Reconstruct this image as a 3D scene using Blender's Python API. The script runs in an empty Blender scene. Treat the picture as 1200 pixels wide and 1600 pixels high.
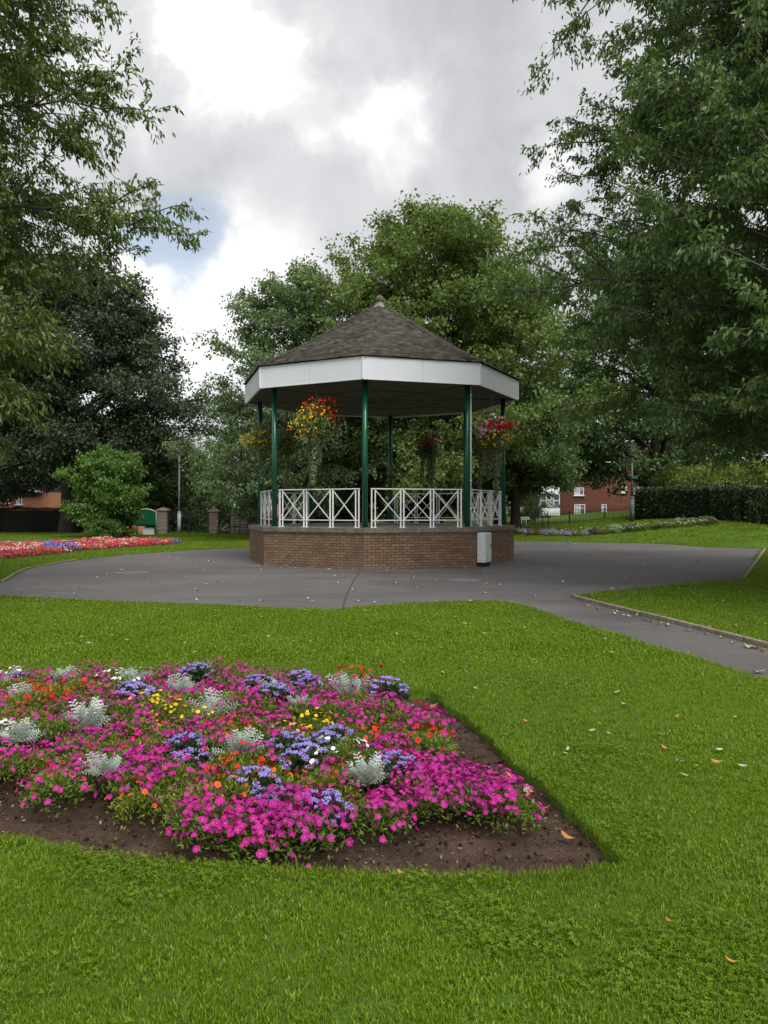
import bpy, bmesh, math, random
import numpy as np
from mathutils import Vector, Matrix, Euler
from mathutils.geometry import delaunay_2d_cdt
from mathutils import noise as mnoise
R = math.radians
scene = bpy.context.scene
COL = scene.collection
RNG = np.random.default_rng(7)
random.seed(7)

# ------------------------------------------------------------------ camera
CAMZ, F, HOR = 1.6, 1200.0, 795.0
cam_d = bpy.data.cameras.new('camera'); cam = bpy.data.objects.new('camera', cam_d); COL.objects.link(cam)
cam_d.sensor_fit = 'VERTICAL'; cam_d.sensor_height = 36; cam_d.lens = 27
cam_d.clip_start = 0.05; cam_d.clip_end = 3000
cam.location = (0, 0, CAMZ)
cam.rotation_euler = (R(90) - math.atan(5 / 1200), 0, 0)
scene.camera = cam
scene.render.resolution_x, scene.render.resolution_y = 768, 1024

# ------------------------------------------------------------------ light
SUN_EL, SUN_AZ = 52, 150      # azimuth clockwise from +Y
scene.view_settings.view_transform = 'Standard'
scene.view_settings.look = 'None'
scene.view_settings.gamma = 1
scene.view_settings.exposure = 1.02
sd = bpy.data.lights.new('sun', 'SUN'); sun = bpy.data.objects.new('sun', sd); COL.objects.link(sun)
sd.energy = 1.5; sd.angle = R(26); sd.color = (1, .965, .91)
sdir = Vector((math.sin(R(SUN_AZ)) * math.cos(R(SUN_EL)), math.cos(R(SUN_AZ)) * math.cos(R(SUN_EL)), math.sin(R(SUN_EL))))
sun.rotation_euler = (-sdir).to_track_quat('-Z', 'Y').to_euler()

world = bpy.data.worlds.new('World'); scene.world = world; world.use_nodes = True


class NB:
    """tiny node-building helper"""
    def __init__(s, tree):
        s.t = tree; tree.nodes.clear()
    def n(s, typ, inp=None, **kw):
        nd = s.t.nodes.new(typ)
        for k, v in kw.items(): setattr(nd, k, v)
        if inp:
            for k, v in inp.items():
                if isinstance(v, bpy.types.NodeSocket): s.t.links.new(v, nd.inputs[k])
                else: nd.inputs[k].default_value = v
        return nd
    def math(s, op, a, b=0.0, c=0.0, clamp=False):
        return s.n('ShaderNodeMath', {0: a, 1: b, 2: c}, operation=op, use_clamp=clamp).outputs[0]
    def vmath(s, op, a, b=(0, 0, 0)):
        return s.n('ShaderNodeVectorMath', {0: a, 1: b}, operation=op)
    def mix(s, f, a, b, blend='MIX'):
        nd = s.n('ShaderNodeMix', data_type='RGBA', blend_type=blend)
        for i, v in ((0, f), (6, a), (7, b)):
            if isinstance(v, bpy.types.NodeSocket): s.t.links.new(v, nd.inputs[i])
            else: nd.inputs[i].default_value = v if i == 0 else (*v, 1)[:4]
        return nd.outputs[2]
    def noise(s, vec, scale, detail=4, rough=.55, dist=0):
        return s.n('ShaderNodeTexNoise', {'Vector': vec, 'Scale': scale, 'Detail': detail, 'Roughness': rough, 'Distortion': dist}).outputs['Fac']
    def ramp(s, f, stops, interp='LINEAR'):
        nd = s.n('ShaderNodeValToRGB', {0: f}); cr = nd.color_ramp; cr.interpolation = interp
        while len(cr.elements) < len(stops): cr.elements.new(.5)
        for e, (p, c) in zip(cr.elements, stops): e.position = p; e.color = (*c, 1)[:4] if len(c) == 3 else c
        return nd.outputs[0]
    def range(s, f, a, b, c=0, d=1, smooth=False):
        nd = s.n('ShaderNodeMapRange', {0: f, 1: a, 2: b, 3: c, 4: d})
        if smooth: nd.interpolation_type = 'SMOOTHSTEP'
        return nd.outputs[0]


def build_sky():
    b = NB(world.node_tree)
    sky = b.n('ShaderNodeTexSky', sky_type='NISHITA', sun_disc=False, sun_elevation=R(SUN_EL), sun_rotation=R(SUN_AZ))
    tc = b.n('ShaderNodeTexCoord').outputs['Generated']
    nrm = b.vmath('NORMALIZE', tc).outputs[0]
    sep = b.n('ShaderNodeSeparateXYZ', {0: nrm})
    zz = b.math('ADD', b.math('MAXIMUM', sep.outputs[2], 0.0), 0.30)
    pl = b.n('ShaderNodeCombineXYZ', {0: b.math('DIVIDE', sep.outputs[0], zz), 1: b.math('DIVIDE', sep.outputs[1], zz), 2: 3.7}).outputs[0]
    f1 = b.noise(pl, 1.15, 8, .52, .25)
    f2 = b.noise(nrm, 5.2, 9, .58, .35)
    wn = b.n('ShaderNodeTexNoise', {'Vector': nrm, 'Scale': 4.2, 'Detail': 7, 'Roughness': .62}).outputs['Color']
    wv = b.vmath('SUBTRACT', wn, (.5, .5, .5)).outputs[0]
    wdir = b.vmath('NORMALIZE', b.vmath('ADD', nrm, b.vmath('MULTIPLY', wv, (.20, .20, .20)).outputs[0]).outputs[0]).outputs[0]
    def blob(px, py, rad, w):
        d = Vector(((px - 600) / F, 1, (HOR - py) / F)).normalized()
        dot = b.vmath('DOT_PRODUCT', wdir, tuple(d)).outputs['Value']
        c = math.cos(math.atan(rad / F * d.y))
        return b.range(dot, 1 - (1 - c) * 2.0, 1.0, 0, w, True)
    acc = b.math('ADD', b.math('MULTIPLY', b.math('SUBTRACT', f1, .5), .55), b.math('MULTIPLY', b.math('SUBTRACT', f2, .5), 1.5))
    for px, py, rad, w in ((325, 10, 75, .34), (370, 80, 80, .28), (425, 150, 80, .28), (470, 195, 60, .20), (600, 205, 75, .40), (545, 160, 55, .18), (300, 205, 60, .26), (330, 140, 60, .18),
                           (330, 480, 150, .30), (220, 440, 110, .30), (330, 600, 150, .30), (430, 430, 100, .18), (130, 600, 140, .25), (850, 287, 42, .46), (500, 40, 80, .10), (460, 320, 110, .05),
                           (860, 110, 260, -.20), (660, 20, 130, -.16), (790, 200, 110, -.08), (300, 300, 100, -.08), (740, 330, 120, -.05)):
        acc = b.math('ADD', acc, blob(px, py, rad, w))
    v = b.math('ADD', acc, .49)
    cloud = b.ramp(v, [(0.0, (.225, .230, .247)), (.25, (.285, .289, .304)), (.48, (.340, .343, .354)), (.66, (.375, .377, .388)), (.84, (.445, .446, .455)), (1, (.56, .56, .56))])
    blue = b.math('ADD', blob(300, 372, 80, 1.35), blob(240, 355, 45, .9))
    blue = b.math('ADD', blue, blob(655, 185, 16, .6))
    blue = b.math('ADD', blue, b.math('MULTIPLY', b.math('SUBTRACT', f2, .5), 1.2))
    bf = b.range(blue, .45, 1.25, 0, .72, True)
    skyc = b.mix(1.0, sky.outputs[0], (.075, .075, .075), 'MULTIPLY')
    skyc = b.mix(.55, skyc, (.27, .33, .41))
    colr = b.mix(bf, cloud, skyc)
    # added sky brightness overhead and behind the viewer, unseen, to light the ground
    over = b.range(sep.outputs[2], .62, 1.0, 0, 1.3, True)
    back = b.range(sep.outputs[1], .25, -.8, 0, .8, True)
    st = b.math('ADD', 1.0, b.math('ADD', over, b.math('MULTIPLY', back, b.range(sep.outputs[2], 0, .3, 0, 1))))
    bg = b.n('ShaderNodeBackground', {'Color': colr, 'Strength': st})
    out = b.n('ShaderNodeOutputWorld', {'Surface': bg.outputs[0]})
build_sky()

# ------------------------------------------------------------------ general helpers
def link(o, parent=None):
    COL.objects.link(o)
    if parent: o.parent = parent
    return o

def tag(o, label=None, cat=None, group=None, kind=None):
    if label: o['label'] = label
    if cat: o['category'] = cat
    if group: o['group'] = group
    if kind: o['kind'] = kind
    return o

def empty(name, loc=(0, 0, 0), rz=0.0):
    o = bpy.data.objects.new(name, None); o.empty_display_size = .3
    o.location = loc; o.rotation_euler = (0, 0, rz)
    return link(o)

def mesh_np(name, V, Fc, mats, parent=None, tint=None, smooth=False, uv=None, mi=None, link_it=True):
    """V: n x 3, Fc: list of arrays (each m x k) of faces"""
    V = np.asarray(V, np.float32)
    me = bpy.data.meshes.new(name)
    loops, starts, totals, pos = [], [], [], 0
    for fa in Fc:
        fa = np.asarray(fa, np.int32)
        if len(fa) == 0: continue
        m, k = fa.shape
        loops.append(fa.ravel()); starts.append(pos + np.arange(m) * k); totals.append(np.full(m, k)); pos += m * k
    loops = np.concatenate(loops); starts = np.concatenate(starts); totals = np.concatenate(totals)
    me.vertices.add(len(V)); me.vertices.foreach_set('co', V.ravel())
    me.loops.add(len(loops)); me.loops.foreach_set('vertex_index', loops.astype(np.int32))
    me.polygons.add(len(starts)); me.polygons.foreach_set('loop_start', starts.astype(np.int32))
    if mi is not None: me.polygons.foreach_set('material_index', np.asarray(mi, np.int32))
    me.update(calc_edges=True)
    if smooth: me.polygons.foreach_set('use_smooth', np.ones(len(starts), bool))
    if tint is not None:
        a = me.attributes.new('tint', 'FLOAT', 'POINT'); a.data.foreach_set('value', np.asarray(tint, np.float32))
    if uv is not None:
        l = me.uv_layers.new(name='UVMap'); l.data.foreach_set('uv', np.asarray(uv, np.float32).ravel())
    for m in (mats if isinstance(mats, (list, tuple)) else [mats]): me.materials.append(m)
    if not link_it: return me
    o = bpy.data.objects.new(name, me)
    return link(o, parent)

class MB:
    """collects boxes, tubes, prisms with bmesh; build() links ONE mesh"""
    def __init__(s):
        s.bm = bmesh.new(); s.uvl = None
    def box(s, c, size, rot=None, bevel=0.0, mi=0):
        M = Matrix.Translation(c) @ (rot.to_matrix().to_4x4() if rot else Matrix()) @ Matrix.Diagonal((*size, 1))
        r = bmesh.ops.create_cube(s.bm, size=1, matrix=M)
        fs = {f for v in r['verts'] for f in v.link_faces}
        for f in fs: f.material_index = mi
        if bevel:
            es = list({e for f in fs for e in f.edges})
            bmesh.ops.bevel(s.bm, geom=es, offset=bevel, segments=2, affect='EDGES', profile=.6)
        return s
    def bar(s, a, b, w, h=None, mi=0, bevel=0):
        a, b = Vector(a), Vector(b); d = b - a
        q = d.to_track_quat('Y', 'Z')
        s.box((a + b) / 2, (w, d.length, h or w), q.to_euler(), bevel, mi); return s
    def cyl(s, a, b, r0, r1=None, n=12, mi=0, caps=True, smooth=True):
        a, b = Vector(a), Vector(b); d = b - a
        M = Matrix.Translation((a + b) / 2) @ d.to_track_quat('Z', 'Y').to_matrix().to_4x4()
        r = bmesh.ops.create_cone(s.bm, cap_ends=caps, segments=n, radius1=r0, radius2=r0 if r1 is None else r1, depth=d.length, matrix=M)
        for f in {f for v in r['verts'] for f in v.link_faces}:
            f.material_index = mi
            if len(f.verts) == 4: f.smooth = smooth
        return s
    def lathe(s, prof, c=(0, 0, 0), n=24, mi=0, smooth=True, rot0=0):
        rings = []
        for r, z in prof:
            rings.append([s.bm.verts.new((c[0] + r * math.cos(rot0 + 2 * math.pi * i / n), c[1] + r * math.sin(rot0 + 2 * math.pi * i / n), c[2] + z)) for i in range(n)])
        for A, B in zip(rings, rings[1:]):
            for i in range(n):
                f = s.bm.faces.new((A[i], A[(i + 1) % n], B[(i + 1) % n], B[i])); f.smooth = smooth; f.material_index = mi
        f = s.bm.faces.new(rings[0][::-1]); f.material_index = mi
        f = s.bm.faces.new(rings[-1]); f.material_index = mi
        return s
    def poly(s, pts, mi=0):
        f = s.bm.faces.new([s.bm.verts.new(p) for p in pts]); f.material_index = mi; return f
    def extr(s, pts, vec, mi=0):
        vec = Vector(vec); P = [Vector(p) for p in pts]
        A = [s.bm.verts.new(p) for p in P]; B = [s.bm.verts.new(p + vec) for p in P]
        fs = [s.bm.faces.new(A), s.bm.faces.new(B[::-1])]
        for i in range(len(A)):
            fs.append(s.bm.faces.new((A[i], B[i], B[(i + 1) % len(A)], A[(i + 1) % len(A)])))
        for f in fs: f.material_index = mi
        return s
    def build(s, name, mats, parent=None, label=None):
        bmesh.ops.recalc_face_normals(s.bm, faces=s.bm.faces)
        me = bpy.data.meshes.new(name); s.bm.to_mesh(me); s.bm.free()
        for m in (mats if isinstance(mats, (list, tuple)) else [mats]): me.materials.append(m)
        o = bpy.data.objects.new(name, me); link(o, parent)
        if label: o['label'] = label
        return o

def dup(root, loc=None, rz=None, scale=None, label=None, group=None):
    r = root.copy(); COL.objects.link(r)
    if loc is not None: r.location = loc
    if rz is not None: r.rotation_euler = (0, 0, rz)
    if scale is not None: r.scale = scale if hasattr(scale, '__len__') else (scale,) * 3
    if label: r['label'] = label
    if group: r['group'] = group
    for ch in list(root.children):
        c = ch.copy(); COL.objects.link(c); c.parent = r
        for g in ch.children:
            d = g.copy(); COL.objects.link(d); d.parent = c
    return r

def ss(a, b, x):
    t = np.clip((np.asarray(x, float) - a) / (b - a), 0, 1); return t * t * (3 - 2 * t)

def hgt(x, y):
    x = np.asarray(x, float); y = np.asarray(y, float)
    rx = ss(-9, 3, x)
    h = rx * .5 * ss(36, 50, y) + .9 * ss(50, 72, y) * ss(10, 26, x)
    h = h + 1.0 * ss(9, 18, x) * ss(31, 38, y) * (1 - ss(46, 54, y))
    h = h - (1 - rx) * 1.15 * ss(55, 60, y)
    return h
def H(x, y): return float(hgt(x, y))

def G(px, py, z=0.0):
    d = F * (CAMZ - z) / (py - HOR)
    return ((px - 600) / F * d, d)
def at(px, D, dz=0.0):
    x = (px - 600) / F * D
    return (x, D, H(x, D) + dz)
def zpix(py, D): return CAMZ + (HOR - py) / F * D

# ------------------------------------------------------------------ materials
MATS = {}
def mat(name):
    m = bpy.data.materials.new(name); m.use_nodes = True
    return m, NB(m.node_tree)
def finish(b, color, rough=.8, bump=None, bstr=.3, bdist=.01, spec=.5, metal=0.0, trans=None, trcol=None, coat=0):
    p = b.n('ShaderNodeBsdfPrincipled', {'Roughness': rough, 'Metallic': metal, 'Specular IOR Level': spec, 'Coat Weight': coat})
    if isinstance(color, bpy.types.NodeSocket): b.t.links.new(color, p.inputs['Base Color'])
    else: p.inputs['Base Color'].default_value = (*color, 1)
    if bump is not None:
        bn = b.n('ShaderNodeBump', {'Height': bump, 'Strength': bstr, 'Distance': bdist})
        b.t.links.new(bn.outputs[0], p.inputs['Normal'])
    sh = p.outputs[0]
    if trans:
        t = b.n('ShaderNodeBsdfTranslucent')
        c = trcol if trcol is not None else color
        if isinstance(c, bpy.types.NodeSocket): b.t.links.new(c, t.inputs[0])
        else: t.inputs[0].default_value = (*c, 1)
        sh = b.n('ShaderNodeMixShader', {0: trans, 1: sh, 2: t.outputs[0]}).outputs[0]
    b.n('ShaderNodeOutputMaterial', {'Surface': sh})

def leaf_mat(name, dark, mid, light, trans=.32, rough=.5, spec=.35):
    m, b = mat(name)
    t = b.n('ShaderNodeAttribute', attribute_name='tint').outputs['Fac']
    pos = b.n('ShaderNodeNewGeometry').outputs['Position']
    n1 = b.noise(pos, .55, 2)
    f = b.math('ADD', b.math('MULTIPLY', t, .7), b.math('MULTIPLY', n1, .45), clamp=True)
    c = b.ramp(f, [(.1, dark), (.5, mid), (.95, light)])
    c2 = b.mix(1.0, c, (1.25, 1.35, .7), 'MULTIPLY')
    finish(b, c, rough, spec=spec, trans=trans, trcol=c2)
    return m

def noisy(name, c1, c2, scale=8, rough=.8, bstr=.3, bscale=60, bdist=.004, spec=.4, metal=0, coat=0, coord='Object', detail=5):
    m, b = mat(name)
    v = b.n('ShaderNodeTexCoord').outputs[coord]
    n = b.noise(v, scale, detail, .6)
    c = b.ramp(n, [(.3, c1), (.7, c2)])
    finish(b, c, rough, b.noise(v, bscale, 4), bstr, bdist, spec, metal, coat=coat)
    return m

M_grass_leaf = leaf_mat('grass_blade', (.054, .106, .004), (.120, .205, .006), (.23, .32, .018), .35, .45)
def lawn_mat():
    m, b = mat('lawn_turf')
    g = b.n('ShaderNodeNewGeometry').outputs['Position']
    a = b.noise(g, .35, 4, .6); c_ = b.noise(g, 3.0, 5, .7); d = b.noise(g, 45, 4, .7)
    f = b.math('ADD', b.math('MULTIPLY', a, .4), b.math('ADD', b.math('MULTIPLY', c_, .3), b.math('MULTIPLY', d, .4)))
    c = b.ramp(f, [(.35, (.030, .062, .004)), (.55, (.062, .118, .006)), (.75, (.115, .185, .014))])
    finish(b, c, .8, d, .8, .03, spec=.2)
    return m
M_lawn = lawn_mat()
def tarmac_mat():
    m, b = mat('tarmac')
    g = b.n('ShaderNodeNewGeometry').outputs['Position']
    a = b.noise(g, .22, 5, .6, .6); f = b.noise(g, 260, 2, .8); s = b.noise(g, 4, 6, .65)
    c = b.ramp(b.math('ADD', b.math('MULTIPLY', a, .6), b.math('MULTIPLY', s, .4)), [(.38, (.062, .057, .055)), (.52, (.089, .082, .079)), (.66, (.118, .109, .104))])
    c = b.mix(b.range(f, .35, .7, 0, .5), c, (.17, .165, .16))
    br = b.ramp(b.noise(g, .6, 5, .7), [(.62, (0, 0, 0)), (.74, (1, 1, 1))])
    c = b.mix(b.math('MULTIPLY', br, .35), c, (.12, .10, .085))
    pt = b.n('ShaderNodeTexVoronoi', {'Vector': b.vmath('ADD', g, b.vmath('MULTIPLY', b.n('ShaderNodeTexNoise', {'Vector': g, 'Scale': .9, 'Detail': 5}).outputs['Color'], (1.6, 1.6, 1.6)).outputs[0]).outputs[0], 'Scale': .16}, feature='DISTANCE_TO_EDGE').outputs['Distance']
    crack = b.math('MULTIPLY', b.range(pt, .0, .004, 1, 0), b.range(b.noise(g, .3, 2), .5, .6, 0, 1))
    c = b.mix(b.math('MULTIPLY', crack, .7), c, (.03, .028, .026))
    big = b.noise(b.n('ShaderNodeMapping', {'Vector': g, 'Scale': (.5, 1.4, 1)}).outputs[0], .35, 3, .5, 1.2)
    c = b.mix(b.range(big, .50, .60, 0, .30, True), c, (.045, .043, .043))
    dirt = b.noise(g, 14, 6, .8)
    c = b.mix(b.range(dirt, .60, .78, 0, .55), c, (.21, .19, .16))
    finish(b, c, b.range(big, .4, .65, .9, .68), f, .6, .004, spec=.35)
    return m
M_tarmac = tarmac_mat()
def soil_mat():
    m, b = mat('soil')
    g = b.n('ShaderNodeNewGeometry').outputs['Position']
    a = b.noise(g, 3, 6, .7); f = b.noise(g, 70, 5, .75)
    c = b.ramp(b.math('ADD', b.math('MULTIPLY', a, .5), b.math('MULTIPLY', f, .5)), [(.35, (.030, .018, .012)), (.5, (.072, .045, .031)), (.68, (.15, .10, .072))])
    finish(b, c, .95, f, 1, .02, spec=.15)
    return m
M_soil = soil_mat()
def brick_mat(name, c1, c2, mortar, scale=1.0, stain=True):
    m, b = mat(name)
    uv = b.n('ShaderNodeTexCoord').outputs['UV']
    bt = b.n('ShaderNodeTexBrick', {'Vector': uv, 'Color1': (*c1, 1), 'Color2': (*c2, 1), 'Mortar': (*mortar, 1), 'Scale': 1.0,
             'Mortar Size': .008 * scale, 'Mortar Smooth': .6, 'Bias': -.15, 'Brick Width': .225 * scale, 'Row Height': .075 * scale})
    g = b.n('ShaderNodeNewGeometry').outputs['Position']
    n = b.noise(g, 6, 6, .7); n2 = b.noise(g, 1.1, 4, .6)
    c = b.mix(b.range(n, .3, .75, 0, .6), bt.outputs[0], tuple(x * .35 for x in c1), 'MIX')
    if stain: c = b.mix(b.math('MULTIPLY', b.range(n2, .45, .75, 0, .4), b.math('SUBTRACT', 1.0, bt.outputs['Fac'])), c, (.20, .17, .12))
    finish(b, c, .9, b.math('SUBTRACT', b.math('MULTIPLY', n, .3), bt.outputs['Fac']), .8, .008, spec=.2)
    return m
M_brick = brick_mat('brown_brick', (.28, .178, .115), (.155, .098, .064), (.028, .023, .018))
M_brick_red = brick_mat('red_house_brick', (.21, .085, .060), (.20, .065, .045), (.25, .17, .13), 1.0, False)
M_brick_orange = brick_mat('orange_house_brick', (.48, .19, .11), (.40, .15, .09), (.4, .27, .2), 1.0, False)
M_coping = noisy('coping_concrete', (.10, .085, .065), (.23, .20, .165), 6, .9, .5, 90, .006)
M_deck = noisy('deck_concrete', (.13, .12, .10), (.24, .22, .19), 2, .9)
M_green = noisy('green_gloss_paint', (.004, .075, .038), (.007, .105, .052), 3, .32, .08, 20, .002, coat=.3)
M_white = noisy('white_gloss_paint', (.70, .71, .72), (.82, .82, .82), 9, .35, .1, 40, .002)
def fascia_mat():
    m, b = mat('white_fascia_board')
    g = b.n('ShaderNodeTexCoord').outputs['Object']
    n = b.noise(g, 1.2, 3, .5)
    c = b.ramp(n, [(.3, (.72, .745, .795)), (.65, (.77, .79, .835))])
    st = b.noise(b.n('ShaderNodeMapping', {'Vector': g, 'Scale': (7, 7, .5)}).outputs[0], 2, 4, .6)
    c = b.mix(b.range(st, .62, .85, 0, .35), c, (.40, .40, .38))
    finish(b, c, .4, n, .05, .003, spec=.4); return m
M_fascia = fascia_mat()
M_soffit = noisy('soffit_boards', (.085, .075, .06), (.13, .115, .09), 3, .8)
M_grey_metal = noisy('grey_steel', (.20, .22, .225), (.29, .31, .315), 10, .6, .1, 50, .002)
M_cabinet = noisy('pale_grey_cabinet_paint', (.56, .59, .58), (.66, .69, .68), 5, .45, .1, 30, .002)
M_black = noisy('black_iron', (.010, .010, .011), (.025, .025, .026), 10, .5)
M_matt_black = noisy('matt_black_rubber', (.012, .012, .012), (.02, .02, .02), 10, .9)  # even near-black for the tyres and the cabinet plinth
M_kerb = noisy('edging_kerb_concrete', (.14, .11, .09), (.30, .25, .21), 9, .9, .6, 70, .008)
M_stone = brick_mat('grey_sandstone_blocks', (.20, .175, .15), (.13, .115, .10), (.05, .045, .04), 2.6)
M_cast = noisy('cast_iron_cover', (.15, .147, .142), (.23, .225, .22), 14, .6, .6, 60, .01, metal=.4)
def glass_mat():
    m, b = mat('window_glass')
    finish(b, (.10, .115, .13), .06, spec=.8); return m
M_glass = glass_mat()
M_curtain = noisy('net_curtain', (.42, .43, .44), (.62, .62, .62), 20, .9)
def tile_mat():
    m, b = mat('roof_tile_clay')
    t = b.n('ShaderNodeAttribute', attribute_name='tint').outputs['Fac']
    g = b.n('ShaderNodeNewGeometry').outputs['Position']
    n = b.noise(g, 1.6, 5, .7); f = b.noise(g, 30, 4, .7)
    c = b.ramp(t, [(0, (.024, .021, .019)), (.5, (.055, .048, .042)), (1, (.12, .106, .093))])
    c = b.mix(b.range(n, .42, .72, 0, .55), c, (.105, .098, .062))
    c = b.mix(b.range(f, .6, .75, 0, .35), c, (.2, .19, .16))
    finish(b, c, .9, f, .5, .006, spec=.2); return m
M_tile = tile_mat()
def bark_mat(name, c1, c2):
    m, b = mat(name)
    v = b.n('ShaderNodeTexCoord').outputs['Object']
    mp = b.n('ShaderNodeMapping', {'Vector': v, 'Scale': (6, 6, 1.2)}).outputs[0]
    n = b.noise(mp, 3, 6, .7)
    finish(b, b.ramp(n, [(.3, c1), (.7, c2)]), .9, n, .8, .03, spec=.2); return m
M_bark = bark_mat('bark', (.022, .018, .014), (.07, .058, .045))
M_bark_grey = bark_mat('cherry_bark', (.05, .043, .036), (.15, .13, .11))

# ------------------------------------------------------------------ ground
TARMAC = [(-260, 934), (-100, 931), (0, 931), (100, 936), (200, 941), (300, 945), (400, 949.5), (470, 952.5), (530, 952), (600, 946.5), (680, 941), (740, 938.5), (780, 939.5), (820, 948), (860, 961),
          (900, 975), (1000, 1004), (1100, 1033), (1200, 1062), (1400, 1120), ('g', 4.35, 4.2), ('g', 4.9, 2.0), ('g', 5.6, -1.5), ('g', 6.9, -1.5), ('g', 6.2, 2.2), ('g', 5.55, 4.9), (1400, 1057), (1200, 1009), (1130, 991), (1050, 970.5), (960, 949), (910, 936.5), (893, 931.5),
          (930, 926), (1000, 919), (1080, 911.5), (1130, 907.5), (1163, 903), (1180, 880), (1196, 857.5), (1100, 855), (1000, 851), (900, 847), (800, 845.5), (600, 845), (500, 848),
          (385, 855), (300, 859), (200, 866), (120, 874.5), (60, 884), (36, 890), (20, 898), (4, 908), (-40, 916), (-260, 920)]
BED = [(992, 1354), (960, 1326), (928, 1295), (880, 1250), (840, 1215), (800, 1183), (745, 1133), (690, 1095), (676, 1081), (640, 1080), (300, 1072), (-120, 1070), (-500, 1072), (-760, 1290), (-300, 1285), (-100, 1295), (0, 1307), (100, 1330),
       (200, 1346), (300, 1352), (450, 1362), (600, 1367), (780, 1369), (860, 1364), (930, 1356)]
FARBED = [(-150, 884), (-60, 882), (0, 875), (60, 869), (112, 864.5), (118, 862), (200, 855.5), (278, 850.5), (283, 848.5), (240, 846), (180, 845.5), (122, 847), (110, 850.5), (60, 852.5), (0, 856), (-100, 861), (-160, 868)]
PATH = [(-250, 842.5), (0, 845), (130, 842.5), (178, 842.7), (205, 843.6), (150, 844.6), (110, 846), (50, 849.7), (0, 852.5), (-90, 859), (-250, 872)]
tarP = [p[1:] if p[0] == 'g' else G(*p) for p in TARMAC]; bedP = [G(*p) for p in BED]; farP = [G(*p) for p in FARBED]; pathP = [G(*p) for p in PATH]
def smooth_poly(P, it=1, keep=()):
    for _ in range(it):
        Q = []
        for i in range(len(P)):
            a, b = P[i], P[(i + 1) % len(P)]
            if i in keep: Q.append(a)
            Q.append((a[0] * .75 + b[0] * .25, a[1] * .75 + b[1] * .25)); Q.append((a[0] * .25 + b[0] * .75, a[1] * .25 + b[1] * .75))
        P = Q
    return P
def densify(P, step=.12, amp=.012, seed=0):
    rg = np.random.default_rng(seed); out = []
    for i in range(len(P)):
        a = np.array(P[i]); b = np.array(P[(i + 1) % len(P)]); L = np.linalg.norm(b - a); n = max(1, int(L / step))
        nn = np.array([-(b - a)[1], (b - a)[0]]) / max(L, 1e-6)
        for k in range(n):
            out.append(tuple(a + (b - a) * k / n + (nn * rg.normal(0, amp) if k else 0)))
    return out
bedP = densify(bedP, .09, .014, 1)
bedP = [(x + .022 * mnoise.noise(Vector((x * 2.3, y * 2.3, 4))), y + .022 * mnoise.noise(Vector((x * 2.3, y * 2.3, 9)))) for x, y in bedP]
tarP = densify(tarP, .6, .012, 2)
farP = smooth_poly(farP, 1); pathP = smooth_poly(pathP, 1)
def inside(P, x, y):
    x = np.asarray(x, float); y = np.asarray(y, float); c = np.zeros(x.shape, bool)
    P = np.asarray(P)
    for i in range(len(P)):
        x0, y0 = P[i]; x1, y1 = P[i - 1]
        cond = (y0 > y) != (y1 > y)
        with np.errstate(divide='ignore', invalid='ignore'):
            c ^= cond & (x < (x1 - x0) * (y - y0) / (y1 - y0) + x0)
    return c

def build_ground():
    pts = []; edges = []
    def ring(P):
        n0 = len(pts); pts.extend(Vector(p) for p in P)
        edges.extend((n0 + i, n0 + (i + 1) % len(P)) for i in range(len(P)))
    for P in (tarP, bedP, farP, pathP): ring(P)
    BX, BY0, BY1 = 2200, -60, 2600
    ring([(-BX, BY0), (BX, BY0), (BX, BY1), (-BX, BY1)])
    for y in np.arange(1, 13, .5):
        for x in np.arange(-9, 9.1, .5): pts.append(Vector((x + .003, y + .007)))
    for y in np.arange(13, 92, 2.0):
        for x in np.arange(-56, 60, 2.0): pts.append(Vector((x + .013, y + .017)))
    for y in (-20, -5, 110, 150, 220, 400, 900):
        for x in (-900, -400, -200, -120, -80, -40, 0, 40, 80, 120, 200, 400, 900): pts.append(Vector((x + .1, y + .1)))
    v, e, f, *_ = delaunay_2d_cdt(pts, edges, [], 0, 1e-5)
    V = np.array([(a.x, a.y) for a in v]); Fc = np.array([t for t in f if len(t) == 3])
    C = V[Fc].mean(1)
    cls = np.zeros(len(Fc), int)
    for k, P in ((1, tarP), (2, bedP), (3, farP), (4, pathP)): cls[inside(P, C[:, 0], C[:, 1])] = k
    a2 = V[Fc]; area = (a2[:, 1, 0] - a2[:, 0, 0]) * (a2[:, 2, 1] - a2[:, 0, 1]) - (a2[:, 1, 1] - a2[:, 0, 1]) * (a2[:, 2, 0] - a2[:, 0, 0])
    Fc[area < 0] = Fc[area < 0][:, ::-1]
    z = hgt(V[:, 0], V[:, 1])
    def part(name, k, dz, m, skirt=0):
        fa = Fc[cls == k]; used = np.unique(fa); mp = -np.ones(len(V), int); mp[used] = np.arange(len(used))
        P = np.column_stack([V[used], z[used] + dz]); fa = mp[fa]
        faces = [fa]
        if skirt:
            from collections import Counter
            E = np.concatenate([fa[:, [0, 1]], fa[:, [1, 2]], fa[:, [2, 0]]])
            key = np.sort(E, 1); _, inv, cnt = np.unique(key, axis=0, return_inverse=True, return_counts=True)
            be = E[cnt[inv.ravel()] == 1]
            n = len(P); Pl = P.copy(); Pl[:, 2] -= skirt
            P = np.concatenate([P, Pl])
            faces.append(np.column_stack([be[:, 1], be[:, 0], be[:, 0] + n, be[:, 1] + n]))
        o = mesh_np(name, P, faces, m if isinstance(m, list) else [m], smooth=False)
        return tag(o, kind='structure')
    part('lawn', 0, 0.0, M_lawn, .14)
    part('tarmac_plaza', 1, -0.018, M_tarmac)
    part('tarmac_path', 4, -0.018, M_tarmac)
    part('far_bed_soil', 3, -.03, M_soil)
build_ground()

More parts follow.
